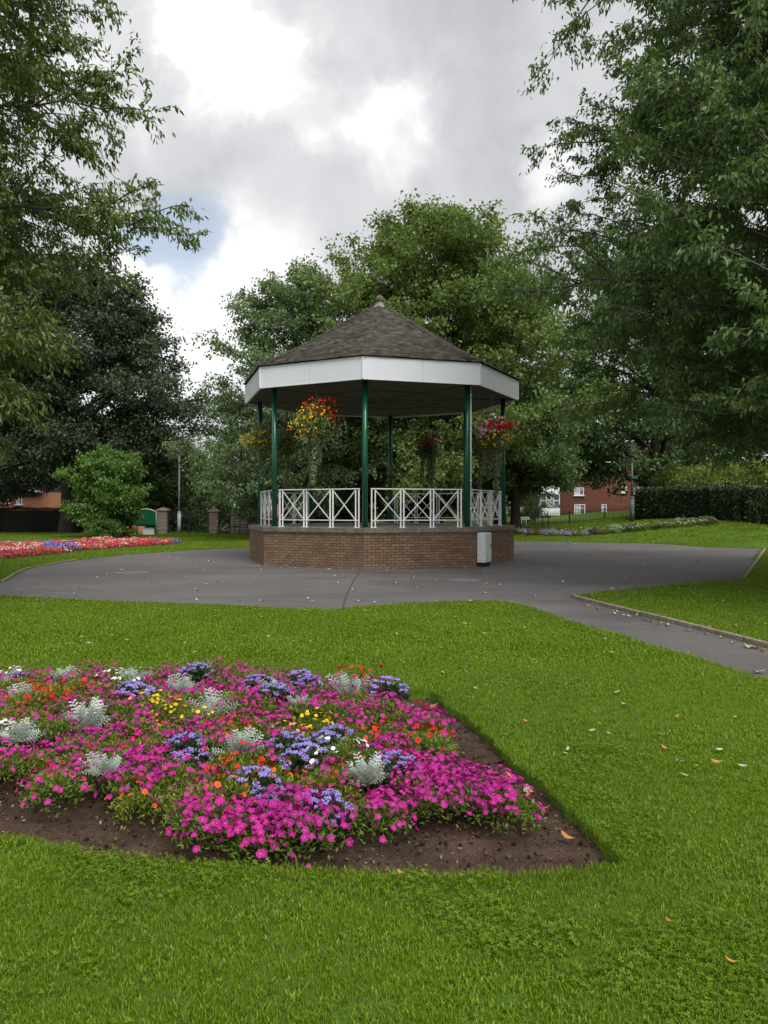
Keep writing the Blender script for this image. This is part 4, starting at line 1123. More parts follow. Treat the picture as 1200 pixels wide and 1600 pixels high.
def build_plants():
    K = {}
    K['dense'] = [proto('petunia_plant', petunia(100 + i, 'pink', 88)) for i in range(4)]
    K['pink'] = [proto('petunia_plant', petunia(110 + i, 'pink', 40, size=.035)) for i in range(4)]
    K['few'] = [proto('petunia_plant', petunia(120 + i, 'pink', 22, size=.035, lm=L_yel if i % 2 else L_pet)) for i in range(4)]
    K['white'] = [proto('white_petunia_plant', petunia(130 + i, 'white', 26, size=.036)) for i in range(2)]
    K['red'] = [proto('red_petunia_plant', petunia(140 + i, 'red', 18, size=.035, lm=L_yel if i == 2 else L_pet)) for i in range(3)]
    K['orange'] = [proto('orange_petunia_plant', petunia(150 + i, 'orange', 15, size=.036, lm=L_yel)) for i in range(3)]
    K['yellow'] = [proto('marigold_plant', petunia(160 + i, 'yellow', 22, size=.032)) for i in range(2)]
    K['blue'] = []
    for i in range(4):
        rg = np.random.default_rng(170 + i)
        lv = leafy_dome(170, .17, .15, .065, .042, L_age, rg)
        P, N = dome_pts(30, .17, .17, rg, z0=.03, rmax=.93)
        K['blue'].append(proto('ageratum_plant', [('foliage', lv), ('blossoms', floret_heads(P, rg, PM['blue']))]))
    K['silver'] = [proto('silver_ragwort_plant', [('fronds', silver_fronds(95, .20, np.random.default_rng(180 + i)))]) for i in range(3)]
    area = [G(*p) for p in ((-420, 1205), (-200, 1225), (0, 1228), (110, 1262), (200, 1276), (262, 1280), (290, 1312), (330, 1342), (400, 1350), (462, 1340), (495, 1298), (560, 1292), (690, 1288), (740, 1290), (800, 1286),
                            (818, 1268), (740, 1208), (662, 1150), (612, 1112), (596, 1096), (570, 1086), (300, 1080), (-480, 1078))]
    seeds = [(125, 1058, 'blue'), (318, 1056, 'blue'), (205, 1082, 'blue'), (395, 1068, 'blue'), (412, 1088, 'blue'), (12, 1108, 'blue'), (75, 1118, 'blue'), (462, 1160, 'blue'), (505, 1150, 'blue'),
             (300, 1168, 'blue'), (40, 1182, 'blue'), (60, 1208, 'blue'), (10, 1200, 'blue'), (612, 1088, 'blue'), (603, 1186, 'blue'), (515, 1250, 'blue'), (500, 1275, 'blue'), (405, 1212, 'blue'), (20, 1062, 'blue'), (485, 1062, 'blue'),
             (290, 1112, 'yellow'), (262, 1108, 'yellow'), (482, 1122, 'yellow'), (100, 1252, 'white'), (128, 1262, 'white'), (188, 1066, 'white'), (10, 1052, 'white'), (540, 1158, 'white'), (5, 1140, 'white'),
             (365, 1215, 'orange'), (235, 1262, 'orange'), (185, 1266, 'orange'), (215, 1215, 'orange'), (440, 1182, 'red'), (60, 1098, 'red'), (385, 1182, 'red'), (345, 1130, 'red'), (100, 1080, 'red'), (540, 1060, 'red'), (420, 1195, 'orange'), (455, 1208, 'orange'),
             (520, 1200, 'few'), (330, 1215, 'few'), (160, 1262, 'few'), (280, 1255, 'few'), (255, 1235, 'few'), (490, 1200, 'few'), (320, 1190, 'few'), (560, 1195, 'red'), (250, 1080, 'few'), (130, 1085, 'few'), (590, 1075, 'red'),
             (350, 1255, 'dense'), (400, 1265, 'dense'), (450, 1260, 'dense'), (410, 1300, 'dense'), (340, 1290, 'dense'), (320, 1275, 'dense'), (470, 1235, 'dense'), (560, 1240, 'dense'), (600, 1265, 'dense'), (640, 1240, 'dense'), (690, 1265, 'dense'), (750, 1255, 'dense'), (800, 1265, 'dense'),
             (620, 1215, 'dense'), (680, 1200, 'dense'), (740, 1230, 'dense'), (650, 1160, 'dense'), (690, 1180, 'dense'), (600, 1130, 'pink'), (620, 1110, 'pink'), (560, 1110, 'pink'), (520, 1100, 'pink'), (450, 1100, 'pink'), (560, 1150, 'pink'), (400, 1130, 'pink'),
             (240, 1180, 'dense'), (200, 1210, 'dense'), (100, 1200, 'pink'), (120, 1160, 'pink'), (200, 1150, 'pink'), (250, 1140, 'pink'), (300, 1140, 'pink'), (330, 1100, 'pink'), (260, 1075, 'pink'), (60, 1150, 'pink'), (20, 1165, 'pink'),
             (180, 1110, 'pink'), (150, 1060, 'pink'), (50, 1050, 'pink'), (0, 1235, 'pink'), (180, 1240, 'dense'), (150, 1190, 'pink'), (230, 1130, 'pink'), (400, 1165, 'pink'), (350, 1080, 'pink'), (90, 1055, 'pink'), (560, 1078, 'few'), (500, 1080, 'pink')]
    lab = {'dense': ('magenta petunia plant thick with open flowers in the front flower bed', 'petunia'), 'pink': ('magenta petunia plant with green showing among the flowers, in the front flower bed', 'petunia'),
           'few': ('sparsely flowered petunia plant, mostly yellow green leaves, in the front flower bed', 'petunia'), 'white': ('white petunia plant in the front flower bed', 'petunia'),
           'red': ('red flowered petunia plant in the front flower bed', 'petunia'), 'orange': ('orange flowered petunia plant in the front flower bed', 'petunia'), 'yellow': ('yellow marigold plant in the front flower bed', 'marigold'),
           'blue': ('lavender blue ageratum plant in the front flower bed', 'ageratum')}
    grp = {'dense': 'thickly flowering petunias in the front bed', 'pink': 'petunias in the front bed', 'few': 'leafy petunias in the front bed', 'white': 'white petunias in the front bed', 'red': 'red petunias in the front bed',
           'orange': 'orange petunias in the front bed', 'yellow': 'marigolds in the front bed', 'blue': 'ageratums in the front bed'}
    silver = [(97, 1044, 1.0), (213, 1046, 1.1), (283, 1060, 1.0), (37, 1072, 1.1), (335, 1092, 1.15), (420, 1060, .8), (468, 1080, .8), (543, 1062, 1.25), (137, 1108, 1.2), (376, 1146, .95), (163, 1176, .9), (574, 1187, .9), (32, 1126, .9), (-8, 1050, 1), (-90, 1100, 1), (-150, 1160, 1), (-200, 1060, 1.1)]
    slab = ['silver ragwort plant at the back of the bed with two more close on its right', 'wide silver ragwort at the back edge of the bed, left of the tallest blue clump', 'silver ragwort just left of the back blue ageratum clump', 'silver ragwort above the red flowers near the left edge',
            'silver ragwort directly in front of the back ageratum clump', 'small silver ragwort at the back edge, midway along the bed', 'small silver ragwort left of the largest back ragwort', 'largest silver ragwort, standing against the lawn at the back right of the bed',
            'broad leaning silver ragwort left of the yellow marigolds', 'upright silver ragwort near the middle, left of the blue clump', 'low silver ragwort among dense petunias in the left of the bed', 'silver ragwort nearest the right soil edge, with a blue clump beside it',
            'small silver ragwort beside the blue clump near the left edge', 'silver ragwort cut by the left edge of the picture', 'silver ragwort just outside the left edge', 'silver ragwort outside the left edge, nearer the viewer', 'silver ragwort outside the left edge at the back']
    def gp(px, py, z): return G(px, py, z)
    spos = []
    for (px, py, s), l in zip(silver, slab):
        x, y = gp(px, py + 14, .17); y = min(y, 6.9); s *= .56; spos.append((x, y))
        plant(K['silver'][len(spos) % 3], (x, y, .075), RNG.uniform(0, 6.28), s, l, 'silver ragwort', 'silver ragworts in the front bed')
    pts = []
    st = .215
    P = np.asarray(area); j = 0
    for yy in np.arange(P[:, 1].min() + .02, P[:, 1].max(), st * .87):
        j += 1
        for xx in np.arange(-4.7, 1.2, st):
            x = xx + (j % 2) * st / 2 + random.uniform(-.04, .04); y = yy + random.uniform(-.04, .04)
            if x < -y * .5 - 1.1: continue
            if not inside(area, np.array([x]), np.array([y]))[0]: continue
            if any(math.hypot(x - a, y - b) < .11 for a, b in spos): continue
            pts.append((x, y))
    for x, y in pts:
        px = 600 + F * x / y; py = HOR + F * (CAMZ - .16) / y
        best = min(seeds, key=lambda s: ((px - s[0]) / 1.0) ** 2 + ((py - s[1]) * (2.0 if py < 1180 else 1.3)) ** 2 + random.uniform(0, 500))
        k = best[2]
        if k == 'blue' and math.hypot(px - best[0], (py - best[1]) * 1.8) > (15 if py < 1120 else 27): k = random.choice(['pink', 'few', 'few'])
        if px < -10: k = random.choice(['pink', 'pink', 'few', 'blue', 'pink', 'red'])
        if k in ('pink', 'dense') and random.random() < (.24 if px < 500 else .10) and py < 1210: k = random.choice(['few', 'few', 'red'])
        z = -.045 + .09 * max(0, min(1, (y - 3.9) / 2.0)) + random.uniform(-.03, .04)
        s = random.uniform(.82, 1.12) * (1.12 if py > 1230 else 1)
        l, c = lab[k]
        plant(random.choice(K[k]), (x, y, z), random.uniform(0, 6.28), s, l, c, grp[k])
    # far bedding: single meshes
    def single(seed, cols, nb, rad, h, size, lm, nleaf=70, leafsz=(.06, .04)):
        rg = np.random.default_rng(seed)
        P, N = dome_pts(nleaf, rad, h, rg, z0=0); P *= rg.uniform(.6, .98, (nleaf, 1))
        V1, Q1, t1 = leaves_geo(P, N + rg.normal(0, .5, P.shape), leafsz[0], leafsz[1], rg)
        V, F3, T_, mi, n0 = [V1], [], [t1], [0] * len(Q1), len(V1)
        for q, c in enumerate(cols):
            P, N = dome_pts(nb // len(cols), rad * 1.04, h, rg, z0=.02)
            v, f, t = blossoms(P, N, size, rg); V.append(v); F3.append(f + n0); n0 += len(v); T_.append(t); mi += [1 + q] * len(f)
        return mesh_np('bedding_plant', np.concatenate(V), [Q1, np.concatenate(F3)], [lm] + [PM[c] for c in cols], tint=np.concatenate(T_), mi=mi, link_it=False)
    B = {'red': [single(300 + i, ['coral'], 60, .29, .17, .07, L_pet) for i in range(3)], 'cream': [single(310 + i, ['cream', 'coral'], 70, .28, .2, .07, L_pet) for i in range(2)],
         'blue': [single(320 + i, ['blue'], 80, .26, .2, .055, L_age) for i in range(2)]}
    bl = {'red': ('coral red begonia plant in the bed across the left lawn', 'begonia', 'red begonias in the left bed'), 'cream': ('cream and red begonia plant in the bed across the left lawn', 'begonia', 'cream begonias in the left bed'),
          'blue': ('lavender blue bedding plant in the bed across the left lawn', 'bedding plant', 'blue plants in the left bed')}
    P = np.asarray(farP); st = .47
    for yy in np.arange(P[:, 1].min() + .15, P[:, 1].max(), st):
        for xx in np.arange(P[:, 0].min(), P[:, 0].max(), st):
            x = xx + random.uniform(-.1, .1); y = yy + random.uniform(-.1, .1)
            if not inside(farP, np.array([x]), np.array([y]))[0]: continue
            px = 600 + F * x / y; py = HOR + F * CAMZ / y
            if px < -120: continue
            k = 'blue' if ((72 < px < 116 and py < 864) or px > 245) and random.random() < .7 else ('cream' if random.random() < (.5 if px < 40 else .25) else 'red')
            if px > 262 and random.random() < .35: k = 'red'
            l = bl[k]; plant_single(random.choice(B[k]), 'begonia_plant' if k != 'blue' else 'ageratum_plant', (x, y, 0), random.uniform(0, 6.28), random.uniform(.9, 1.2), *l)
    C = {'pink': single(330, ['palepink', 'coral'], 36, .35, .3, .07, L_mid, 160), 'green': single(331, ['cream'], 4, .42, .32, .06, L_pet, 240), 'silver': None, 'white': single(333, ['white'], 14, .35, .28, .07, L_mid, 160),
         'mauve': single(334, ['blue'], 40, .36, .3, .06, L_dust, 170), 'rust': single(335, ['palepink', 'coral'], 12, .40, .3, .055, L_grey, 220), 'dark': single(336, ['pink'], 5, .4, .3, .06, L_age, 220)}
    C['silver'] = silver_fronds(80, .5, np.random.default_rng(337))
    cl = {'pink': 'clump of pink flowers', 'green': 'yellow green leafy clump', 'silver': 'silver leaved clump', 'white': 'white flowered clump', 'mauve': 'grey mauve clump', 'rust': 'dull rusty pink clump', 'dark': 'dark leaved clump'}
    seq = ['green', 'silver', 'pink', 'green', 'mauve', 'rust', 'silver', 'mauve', 'rust', 'green', 'mauve', 'dark', 'rust', 'green', 'green', 'silver', 'dark', 'green', 'rust', 'green', 'dark', 'green', 'rust', 'green', 'silver', 'green', 'rust', 'dark', 'green', 'dark', 'rust', 'dark']
    n = 84
    for i in range(n):
        f = i / (n - 1); px = 800 + 312 * f; D = 42.5 - 5.0 * f
        for r_ in range(3):
            k = seq[(i // 3 + r_ * 5) % len(seq)]
            if f > .55 and k in ('pink', 'silver', 'mauve'): k = random.choice(['green', 'dark', k])
            x, y = px2(px + random.uniform(-3, 3), D + r_ * .6 - .3 + random.uniform(-.15, .15))
            plant_single(C[k], 'border_plant', (x, y, H(x, y) - .02), random.uniform(0, 6.28), random.uniform(.72, 1.02) * (1.0 if k != 'silver' else .5), cl[k] + ' in the long border below the iron fence', 'border plant', cl[k] + 's in the long border')
build_plants()

# ------------------------------------------------------------------ hanging baskets
def build_baskets():
    rg = np.random.default_rng(400)
    def basket(ang, R0, scale, ztop, cols, ivy, label, seed, shade=False):
        rg = np.random.default_rng(seed)
        x = CX + R0 * math.sin(R(ang)); y = CY - R0 * math.cos(R(ang))
        T = empty('hanging_basket', (x, y, ztop)); tag(T, label, 'hanging basket', 'hanging baskets under the bandstand eaves')
        mb = MB(); mb.cyl((0, 0, .32), (0, 0, 5.07 - ztop), .009, n=6)
        for a in (0, 2.09, 4.19): mb.cyl((.2 * math.cos(a), .2 * math.sin(a), -.15), (0, 0, .32), .006, n=5)
        mb.build('chain', M_grey_metal, T)
        MB().lathe([(.03, -.48), (.14, -.44), (.21, -.32), (.24, -.15), (.22, -.14)], n=20).build('bowl', M_black, T)
        n = int(1500 * scale); u = unit(rg.normal(0, 1, (n, 3))); rr = rg.random((n, 1)) ** .45
        P = u * rr * np.array([.44, .42, .40]) * scale + (0, 0, -.22); P[:, 2] -= .25 * (np.hypot(P[:, 0], P[:, 1]) / .5) ** 2 * scale
        V, Q, t = leaves_geo(P, u + rg.normal(0, .5, P.shape) + (0, 0, -.2), .075, .045, rg); mesh_np('foliage', V, [Q], [L_mid if shade else L_grey], T, tint=t)  # shade put into the colour: darker leaf for the shaded baskets
        # sprays that stick out
        for col, nb, zc_, sx, size, off in cols:
            u = unit(rg.normal(0, 1, (nb, 3))); 
            u[:, 1] -= .25; P = u * np.array([.47 * sx, .46 * sx, .26]) * rg.uniform(.95, 1.28, (nb, 1)) * scale + np.array([off[0], off[1], zc_])
            c = P[rg.integers(0, nb, max(3, nb // 8))]; w = rg.uniform(.1, .75, (nb, 1)); P = P * (1 - w) + c[rg.integers(0, len(c), nb)] * w
            v, f, tt = blossoms(P, u, size, rg); mesh_np(col + '_blossoms', v, [f], [PM[col]], T, tint=tt)
        for (ox, oy, L) in ivy:
            n = int(L * 620); s = rg.random(n); w = .10 * (1 - .45 * s)
            P = np.column_stack([ox + rg.normal(0, 1, n) * w * .55 + .03 * np.sin(s * 5), oy + rg.normal(0, 1, n) * w * .55, -.4 - s * L])
            V, Q, t = leaves_geo(P, rg.normal(0, .5, P.shape) + (0, 0, -.7), .055, .05, rg)
            mesh_np('trailing_ivy', V, [Q], [L_ivy], T, tint=t)
    L_ivy = leaf_mat('variegated_ivy', (.07, .105, .045), (.17, .21, .11), (.40, .43, .28), .3)
    a = A0
    basket(-28, 3.72, 1.25, 4.42, [('red', 60, .0, .8, .085, (.14, 0)), ('yellow', 240, -.26, .95, .062, (.05, 0)), ('yellow', 150, -.58, .85, .055, (-.28, .0)), ('red', 34, -.22, .3, .09, (.46, -.1))], [(-.07, -.1, 1.75), (.10, .15, 1.1), (-.2, .1, .9)], 'big basket of yellow and red flowers between the two left front columns', 401)
    basket(62, 3.8, 1.2, 4.12, [('palepink', 60, -.14, .5, .11, (-.26, -.30)), ('red', 120, -.08, .85, .10, (.18, -.15)), ('yellow', 230, -.46, .95, .06, (0.02, 0)), ('white', 34, .0, .7, .09, (0, -.2))], [(.14, -.1, 1.7), (-.22, 0, 1.1), (.02, .1, .9)], 'basket of pale pink, red and yellow flowers by the right columns', 402)
    basket(-73, 3.75, 1.15, 4.0, [('yellow', 210, -.3, 1.05, .06, (-.1, 0)), ('orange', 30, -.75, .8, .05, (.2, 0))], [(0, 0, 1.2)], 'yellow flowered basket at the far left column, nearest the sky gap', 403)
    basket(-118, 3.75, 1.1, 4.15, [('yellow', 80, -.45, .95, .05, (0, 0)), ('red', 14, 0, .8, .08, (0, 0))], [(.1, 0, 1.4), (-.2, 0, 1.0)], 'basket half hidden behind the big yellow and red one', 404)
    basket(152, 3.75, 1.0, 4.1, [('red', 50, -.12, .95, .09, (-.1, 0)), ('palepink', 14, -.10, .5, .09, (.34, 0))], [(-.25, 0, 1.2), (.15, 0, 1.3), (0, 0, 1.1)], 'shaded basket with dark red flowers on the far side of the bandstand', 405, True)
    basket(107, 3.75, 1.0, 4.0, [('yellow', 40, -.4, .95, .05, (0, 0)), ('red', 20, 0, .8, .08, (0, 0))], [(-.2, 0, 1.3), (.1, 0, 1.0)], 'basket hidden behind the pale pink and red one at the right', 406, True)
build_baskets()

# ------------------------------------------------------------------ lamp posts
def lamp(px, D, Ht, rb, label, head=True, sign=False):
    M_grey_metal = noisy('lamp_post_paint', (.07, .08, .08), (.12, .13, .13), 6, .7) if sign else noisy('galvanised_steel', (.34, .36, .36), (.46, .48, .48), 6, .6)
    x, y = px2(px, D); T = empty('lamp_post', (x, y, H(x, y) - .05)); tag(T, label, 'lamp post')
    mb = MB(); mb.cyl((0, 0, 0), (0, 0, 1.35), rb, n=16); mb.cyl((0, 0, 1.35), (0, 0, 1.48), rb, rb * .6, n=16); mb.cyl((0, 0, 1.48), (0, 0, Ht), rb * .6, rb * .42, n=14)
    mb.build('pole', M_grey_metal, T)
    MB().box((0, -rb - .001, .75), (rb * 1.1, .012, .5), bevel=.004).build('hatch', M_grey_metal, T)
    if head:
        h = MB(); h.box((.16, 0, Ht + .06), (.72, .30, .10), Euler((0, R(-4), 0)), bevel=.04); h.cyl((0, 0, Ht - .1), (0, 0, Ht + .06), .05, n=10); h.build('lantern', noisy('dark_lantern', (.03, .03, .03), (.06, .06, .06)), T)
        MB().box((.20, 0, Ht + .0), (.44, .22, .03), Euler((0, R(-4), 0)), bevel=.01).build('diffuser', M_curtain, T)
    if sign: 
        MB().box((.10, -rb - .02, 2.55), (.34, .02, .16), bevel=.01).build('plate', M_green, T)
lamp(280, 50, 6.25, .115, 'slim grey lamp post with a flat dark lantern in front of the gateway')
lamp(987.5, 43.5, 3.35, .12, 'grey lamp post beside the end of the clipped laurel hedge', False, True)

# ------------------------------------------------------------------ gateway, noticeboard, walls
def gate_pier(px, D, w, h, label):
    x, y = px2(px, D); T = empty('gate_pier', (x, y, H(x, y) - .05)); tag(T, label, 'gate pier', None)
    rnd = random.Random(int(px)); mb = MB(); z = 0; n = 6
    for i in range(n):
        hh = (h - .22) / n; ww = w * (1.0 if i % 2 else .97) + rnd.uniform(-.01, .01); mb.box((0, 0, z + hh / 2), (ww, ww, hh - .012), bevel=.018); z += hh
    mb.box((0, 0, z / 2), (w - .07, w - .07, z))
    mb.build('shaft', M_kerb, T)
    c = MB(); c.box((0, 0, z + .05), (w + .14, w + .14, .10), bevel=.015)
    s = (w + .10) / 2; pts = [(-s, -s, z + .10), (s, -s, z + .10), (s, s, z + .10), (-s, s, z + .10)]
    A = [c.bm.verts.new(p) for p in pts]; B = [c.bm.verts.new((p[0] * .2, p[1] * .2, z + .24)) for p in pts]
    c.bm.faces.new(B)
    for k in range(4): c.bm.faces.new((A[k], A[(k + 1) % 4], B[(k + 1) % 4], B[k]))
    c.build('capstone', M_kerb, T)
gate_pier(255, 50, .62, 1.72, 'stone gate pier beside the green noticeboard')
gate_pier(335, 50, .58, 1.66, 'stone gate pier between the double gates and the side gate')

def iron_panel(name, a, b, h, label, cat, n, arch=0, z0=.08, railh=None, sub=None):
    a, b = Vector(a), Vector(b); d = b - a; L = d.length; d.normalize(); zb = Vector((0, 0, 1))
    T = empty(name, a); tag(T, label, cat)
    def P(s, z):
        q = a + d * s; return (q.x - a.x, q.y - a.y, (H(q.x, q.y) - H(a.x, a.y)) + z)
    mb = MB()
    for i in range(n + 1):
        s = L * i / n; hh = h + arch * math.sin(math.pi * i / n)
        mb.cyl(P(s, z0 * .3), P(s, hh), .013, n=5); mb.cyl(P(s, hh), P(s, hh + .07), .016, .002, n=5)
    mb.build('bars', M_black, T)
    segs = max(1, int(L / 2.2)); r = MB()
    for z in (z0 + .06, h - .12):
        for i in range(segs): r.bar(P(L * i / segs, z), P(L * (i + 1) / segs, z), .035, .022)
    r.build('rails', M_black, T)
    for i in range(segs + 1):
        s = L * i / segs; MB().bar(P(s, -.05), P(s, h + .05), .055).build('post', M_black, T)
    return T
def v3(px, D, dz=0): x, y = px2(px, D); return (x, y, H(x, y) + dz)
iron_panel('iron_gate', v3(263, 50), v3(295, 50), 1.42, 'left leaf of the black iron double gates', 'gate', 11, .18)
iron_panel('iron_gate', v3(297, 50), v3(328, 50), 1.42, 'right leaf of the black iron double gates', 'gate', 11, -.12)
iron_panel('iron_gate', v3(342, 50), v3(360, 50), 1.25, 'narrow black iron side gate beside the stone wall', 'gate', 7, .1)
def barrier():
    T = empty('handrail', v3(338, 47.5)); tag(T, 'low black handrail in front of the side gate', 'handrail')
    mb = MB(); L = 1.45
    mb.cyl((0, 0, .50), (L, 0, .50), .022, n=8); mb.build('rail', M_black, T)
    for s in (.02, L * .45, L * .8, L - .02): MB().cyl((s, 0, -.05), (s, 0, .5), .02, n=8).build('post', M_black, T)
barrier()
def wall(pts, th, mm, label, cope, name='stone_wall', tops=None):
    """pts: (x, y, height)"""
    T = empty(name, (pts[0][0], pts[0][1], H(pts[0][0], pts[0][1]))); tag(T, label, 'wall'); o = Vector(T.location)
    V, Q, uv, s0 = [], [], [], 0; c = MB()
    for a, b in zip(pts, pts[1:]):
        A, B = Vector(a[:2]), Vector(b[:2]); d = B - A; L = d.length; d.normalize(); nr = Vector((-d.y, d.x)) * th / 2
        za, zb = H(*A) - .1, H(*B) - .1
        P = [(*(A - nr), za), (*(B - nr), zb), (*(B - nr), zb + b[2] + .1), (*(A - nr), za + a[2] + .1), (*(A + nr), za), (*(B + nr), zb), (*(B + nr), zb + b[2] + .1), (*(A + nr), za + a[2] + .1)]
        n = len(V); V += [tuple(Vector(p) - o) for p in P]
        for f in ((0, 1, 2, 3), (5, 4, 7, 6), (3, 2, 6, 7), (4, 0, 3, 7), (1, 5, 6, 2)):
            Q.append(tuple(n + i for i in f))
            for i in f: uv.append((s0 + (L if i in (1, 2, 5, 6) else 0) + (.1 if i > 3 else 0), P[i][2]))
        s0 += L
        if cope: c.extr([Vector((*(A - nr * 1.18), za + a[2] + .102)) - o, Vector((*(B - nr * 1.18), zb + b[2] + .102)) - o, Vector((*(B + nr * 1.18), zb + b[2] + .102)) - o, Vector((*(A + nr * 1.18), za + a[2] + .102)) - o], (0, 0, .07))
    mesh_np('masonry', V, [Q], [mm], T, uv=uv)
    if cope: c.build('coping', M_coping, T)
    else: c.bm.free()
wall([(*px2(361, 50), 1.5), (*px2(368, 50), 1.42), (*px2(378, 50), 1.22), (*px2(392, 50), 1.08), (*px2(560, 51), 1.0)], .42, M_stone, 'grey stone wall sweeping down from the side gate towards the bandstand', True)
wall([(*px2(180, 48.5), .42), (*px2(190, 48.5), .62), (*px2(205, 48.5), .60), (*px2(214, 48.5), .50), (*px2(226, 48.5), .50)], .30, M_brick_orange, 'low weathered red brick wall end below the noticeboard', False, 'brick_wall')
def board():
    x, y = px2(228, 47); T = empty('noticeboard', (x, y, -.03)); tag(T, 'dark green noticeboard with a curved white topped crest on two posts', 'noticeboard')
    for s in (-.56, .62): MB().cyl((s, .03, 0), (s, .03, 1.50), .04, n=10).build('post', M_grey_metal if s > 0 else M_green, T)
    N = 16; pts = [(-.58, 0, .62)] + [(.58, 0, .62)] + [(.58 - 1.16 * i / N, 0, 1.46 + .15 * math.sin(math.pi * i / N) ** 1.0) for i in range(N + 1)]
    mb = MB(); mb.extr(pts, (0, -.05, 0)); mb.build('panel', M_green, T)
    mb = MB()
    for p, q in zip(pts[2:], pts[3:]): mb.bar((p[0], -.025, p[2] + .022), (q[0], -.025, q[2] + .022), .075, .035)
    mb.build('crest', M_white, T)
    MB().box((0, -.062, 1.0), (1.02, .02, .64), bevel=.005).build('frame', M_green, T)
    MB().box((.12, .12, .22), (.70, .02, .52), bevel=.01).build('lower_panel', M_curtain, T)
board()

# ------------------------------------------------------------------ right side fence and signs
iron_panel('iron_fence', v3(560, 50), v3(1000, 50), .80, 'long black iron railing fence behind the flower border', 'fence', 170)
def street_sign(px, D, w, h, zc, face, txt, label, name, posts, pmat):
    x, y = px2(px, D); zb = H(x, y); T = empty(name, (x, y, zb - .05)); tag(T, label, 'sign'); zc = zc - zb + .05
    MB().box((0, 0, zc), (w, .03, h), bevel=.006).build('plate', face, T)
    if txt:
        mb = MB(); q = random.Random(3); n = 12
        cu = bpy.data.curves.new('lettering', 'FONT')
    for s in posts: MB().cyl((s * w, .03, 0), (s * w, .03, zc), .025, n=8).build('post', pmat, T)
    return T, zc
t, zc = street_sign(818.5, 48.5, .68, .17, 1.00, M_white, None, 'small white street name sign on two short legs right of the forked tree', 'street_sign', (-.22, .22), M_curtain)
mb = MB(); q = random.Random(9); cx_ = -.27        # tiny black capitals: too small in the photograph to read
for i in range(10):
    w = q.choice((.032, .038, .044)); x0 = cx_
    mb.box((x0, -.018, zc), (.011, .006, .085))
    k = i % 4
    if k in (0, 1): mb.box((x0 + w * .75, -.018, zc), (.011, .006, .085))
    if k in (0, 2, 3): mb.box((x0 + w * .4, -.0185, zc + .038), (w * .6, .006, .012))
    if k in (1, 2): mb.box((x0 + w * .4, -.0185, zc - .002), (w * .6, .006, .012))
    if k in (2, 3): mb.box((x0 + w * .4, -.0185, zc - .037), (w * .6, .006, .012))
    cx_ += w + .020
mb.build('lettering', M_black, t)
t, zc = street_sign(853, 47.5, .62, .11, 1.10, M_black, None, 'small black sign seen from behind on two posts before the white bay', 'street_sign', (-.3, .25), M_black)
MB().cyl((.14, .03, zc + .05), (.12, .03, zc + .30), .018, n=6).cyl((.12, .03, zc + .28), (.12, .03, zc + .36), .04, n=8).build('finial', M_black, t)

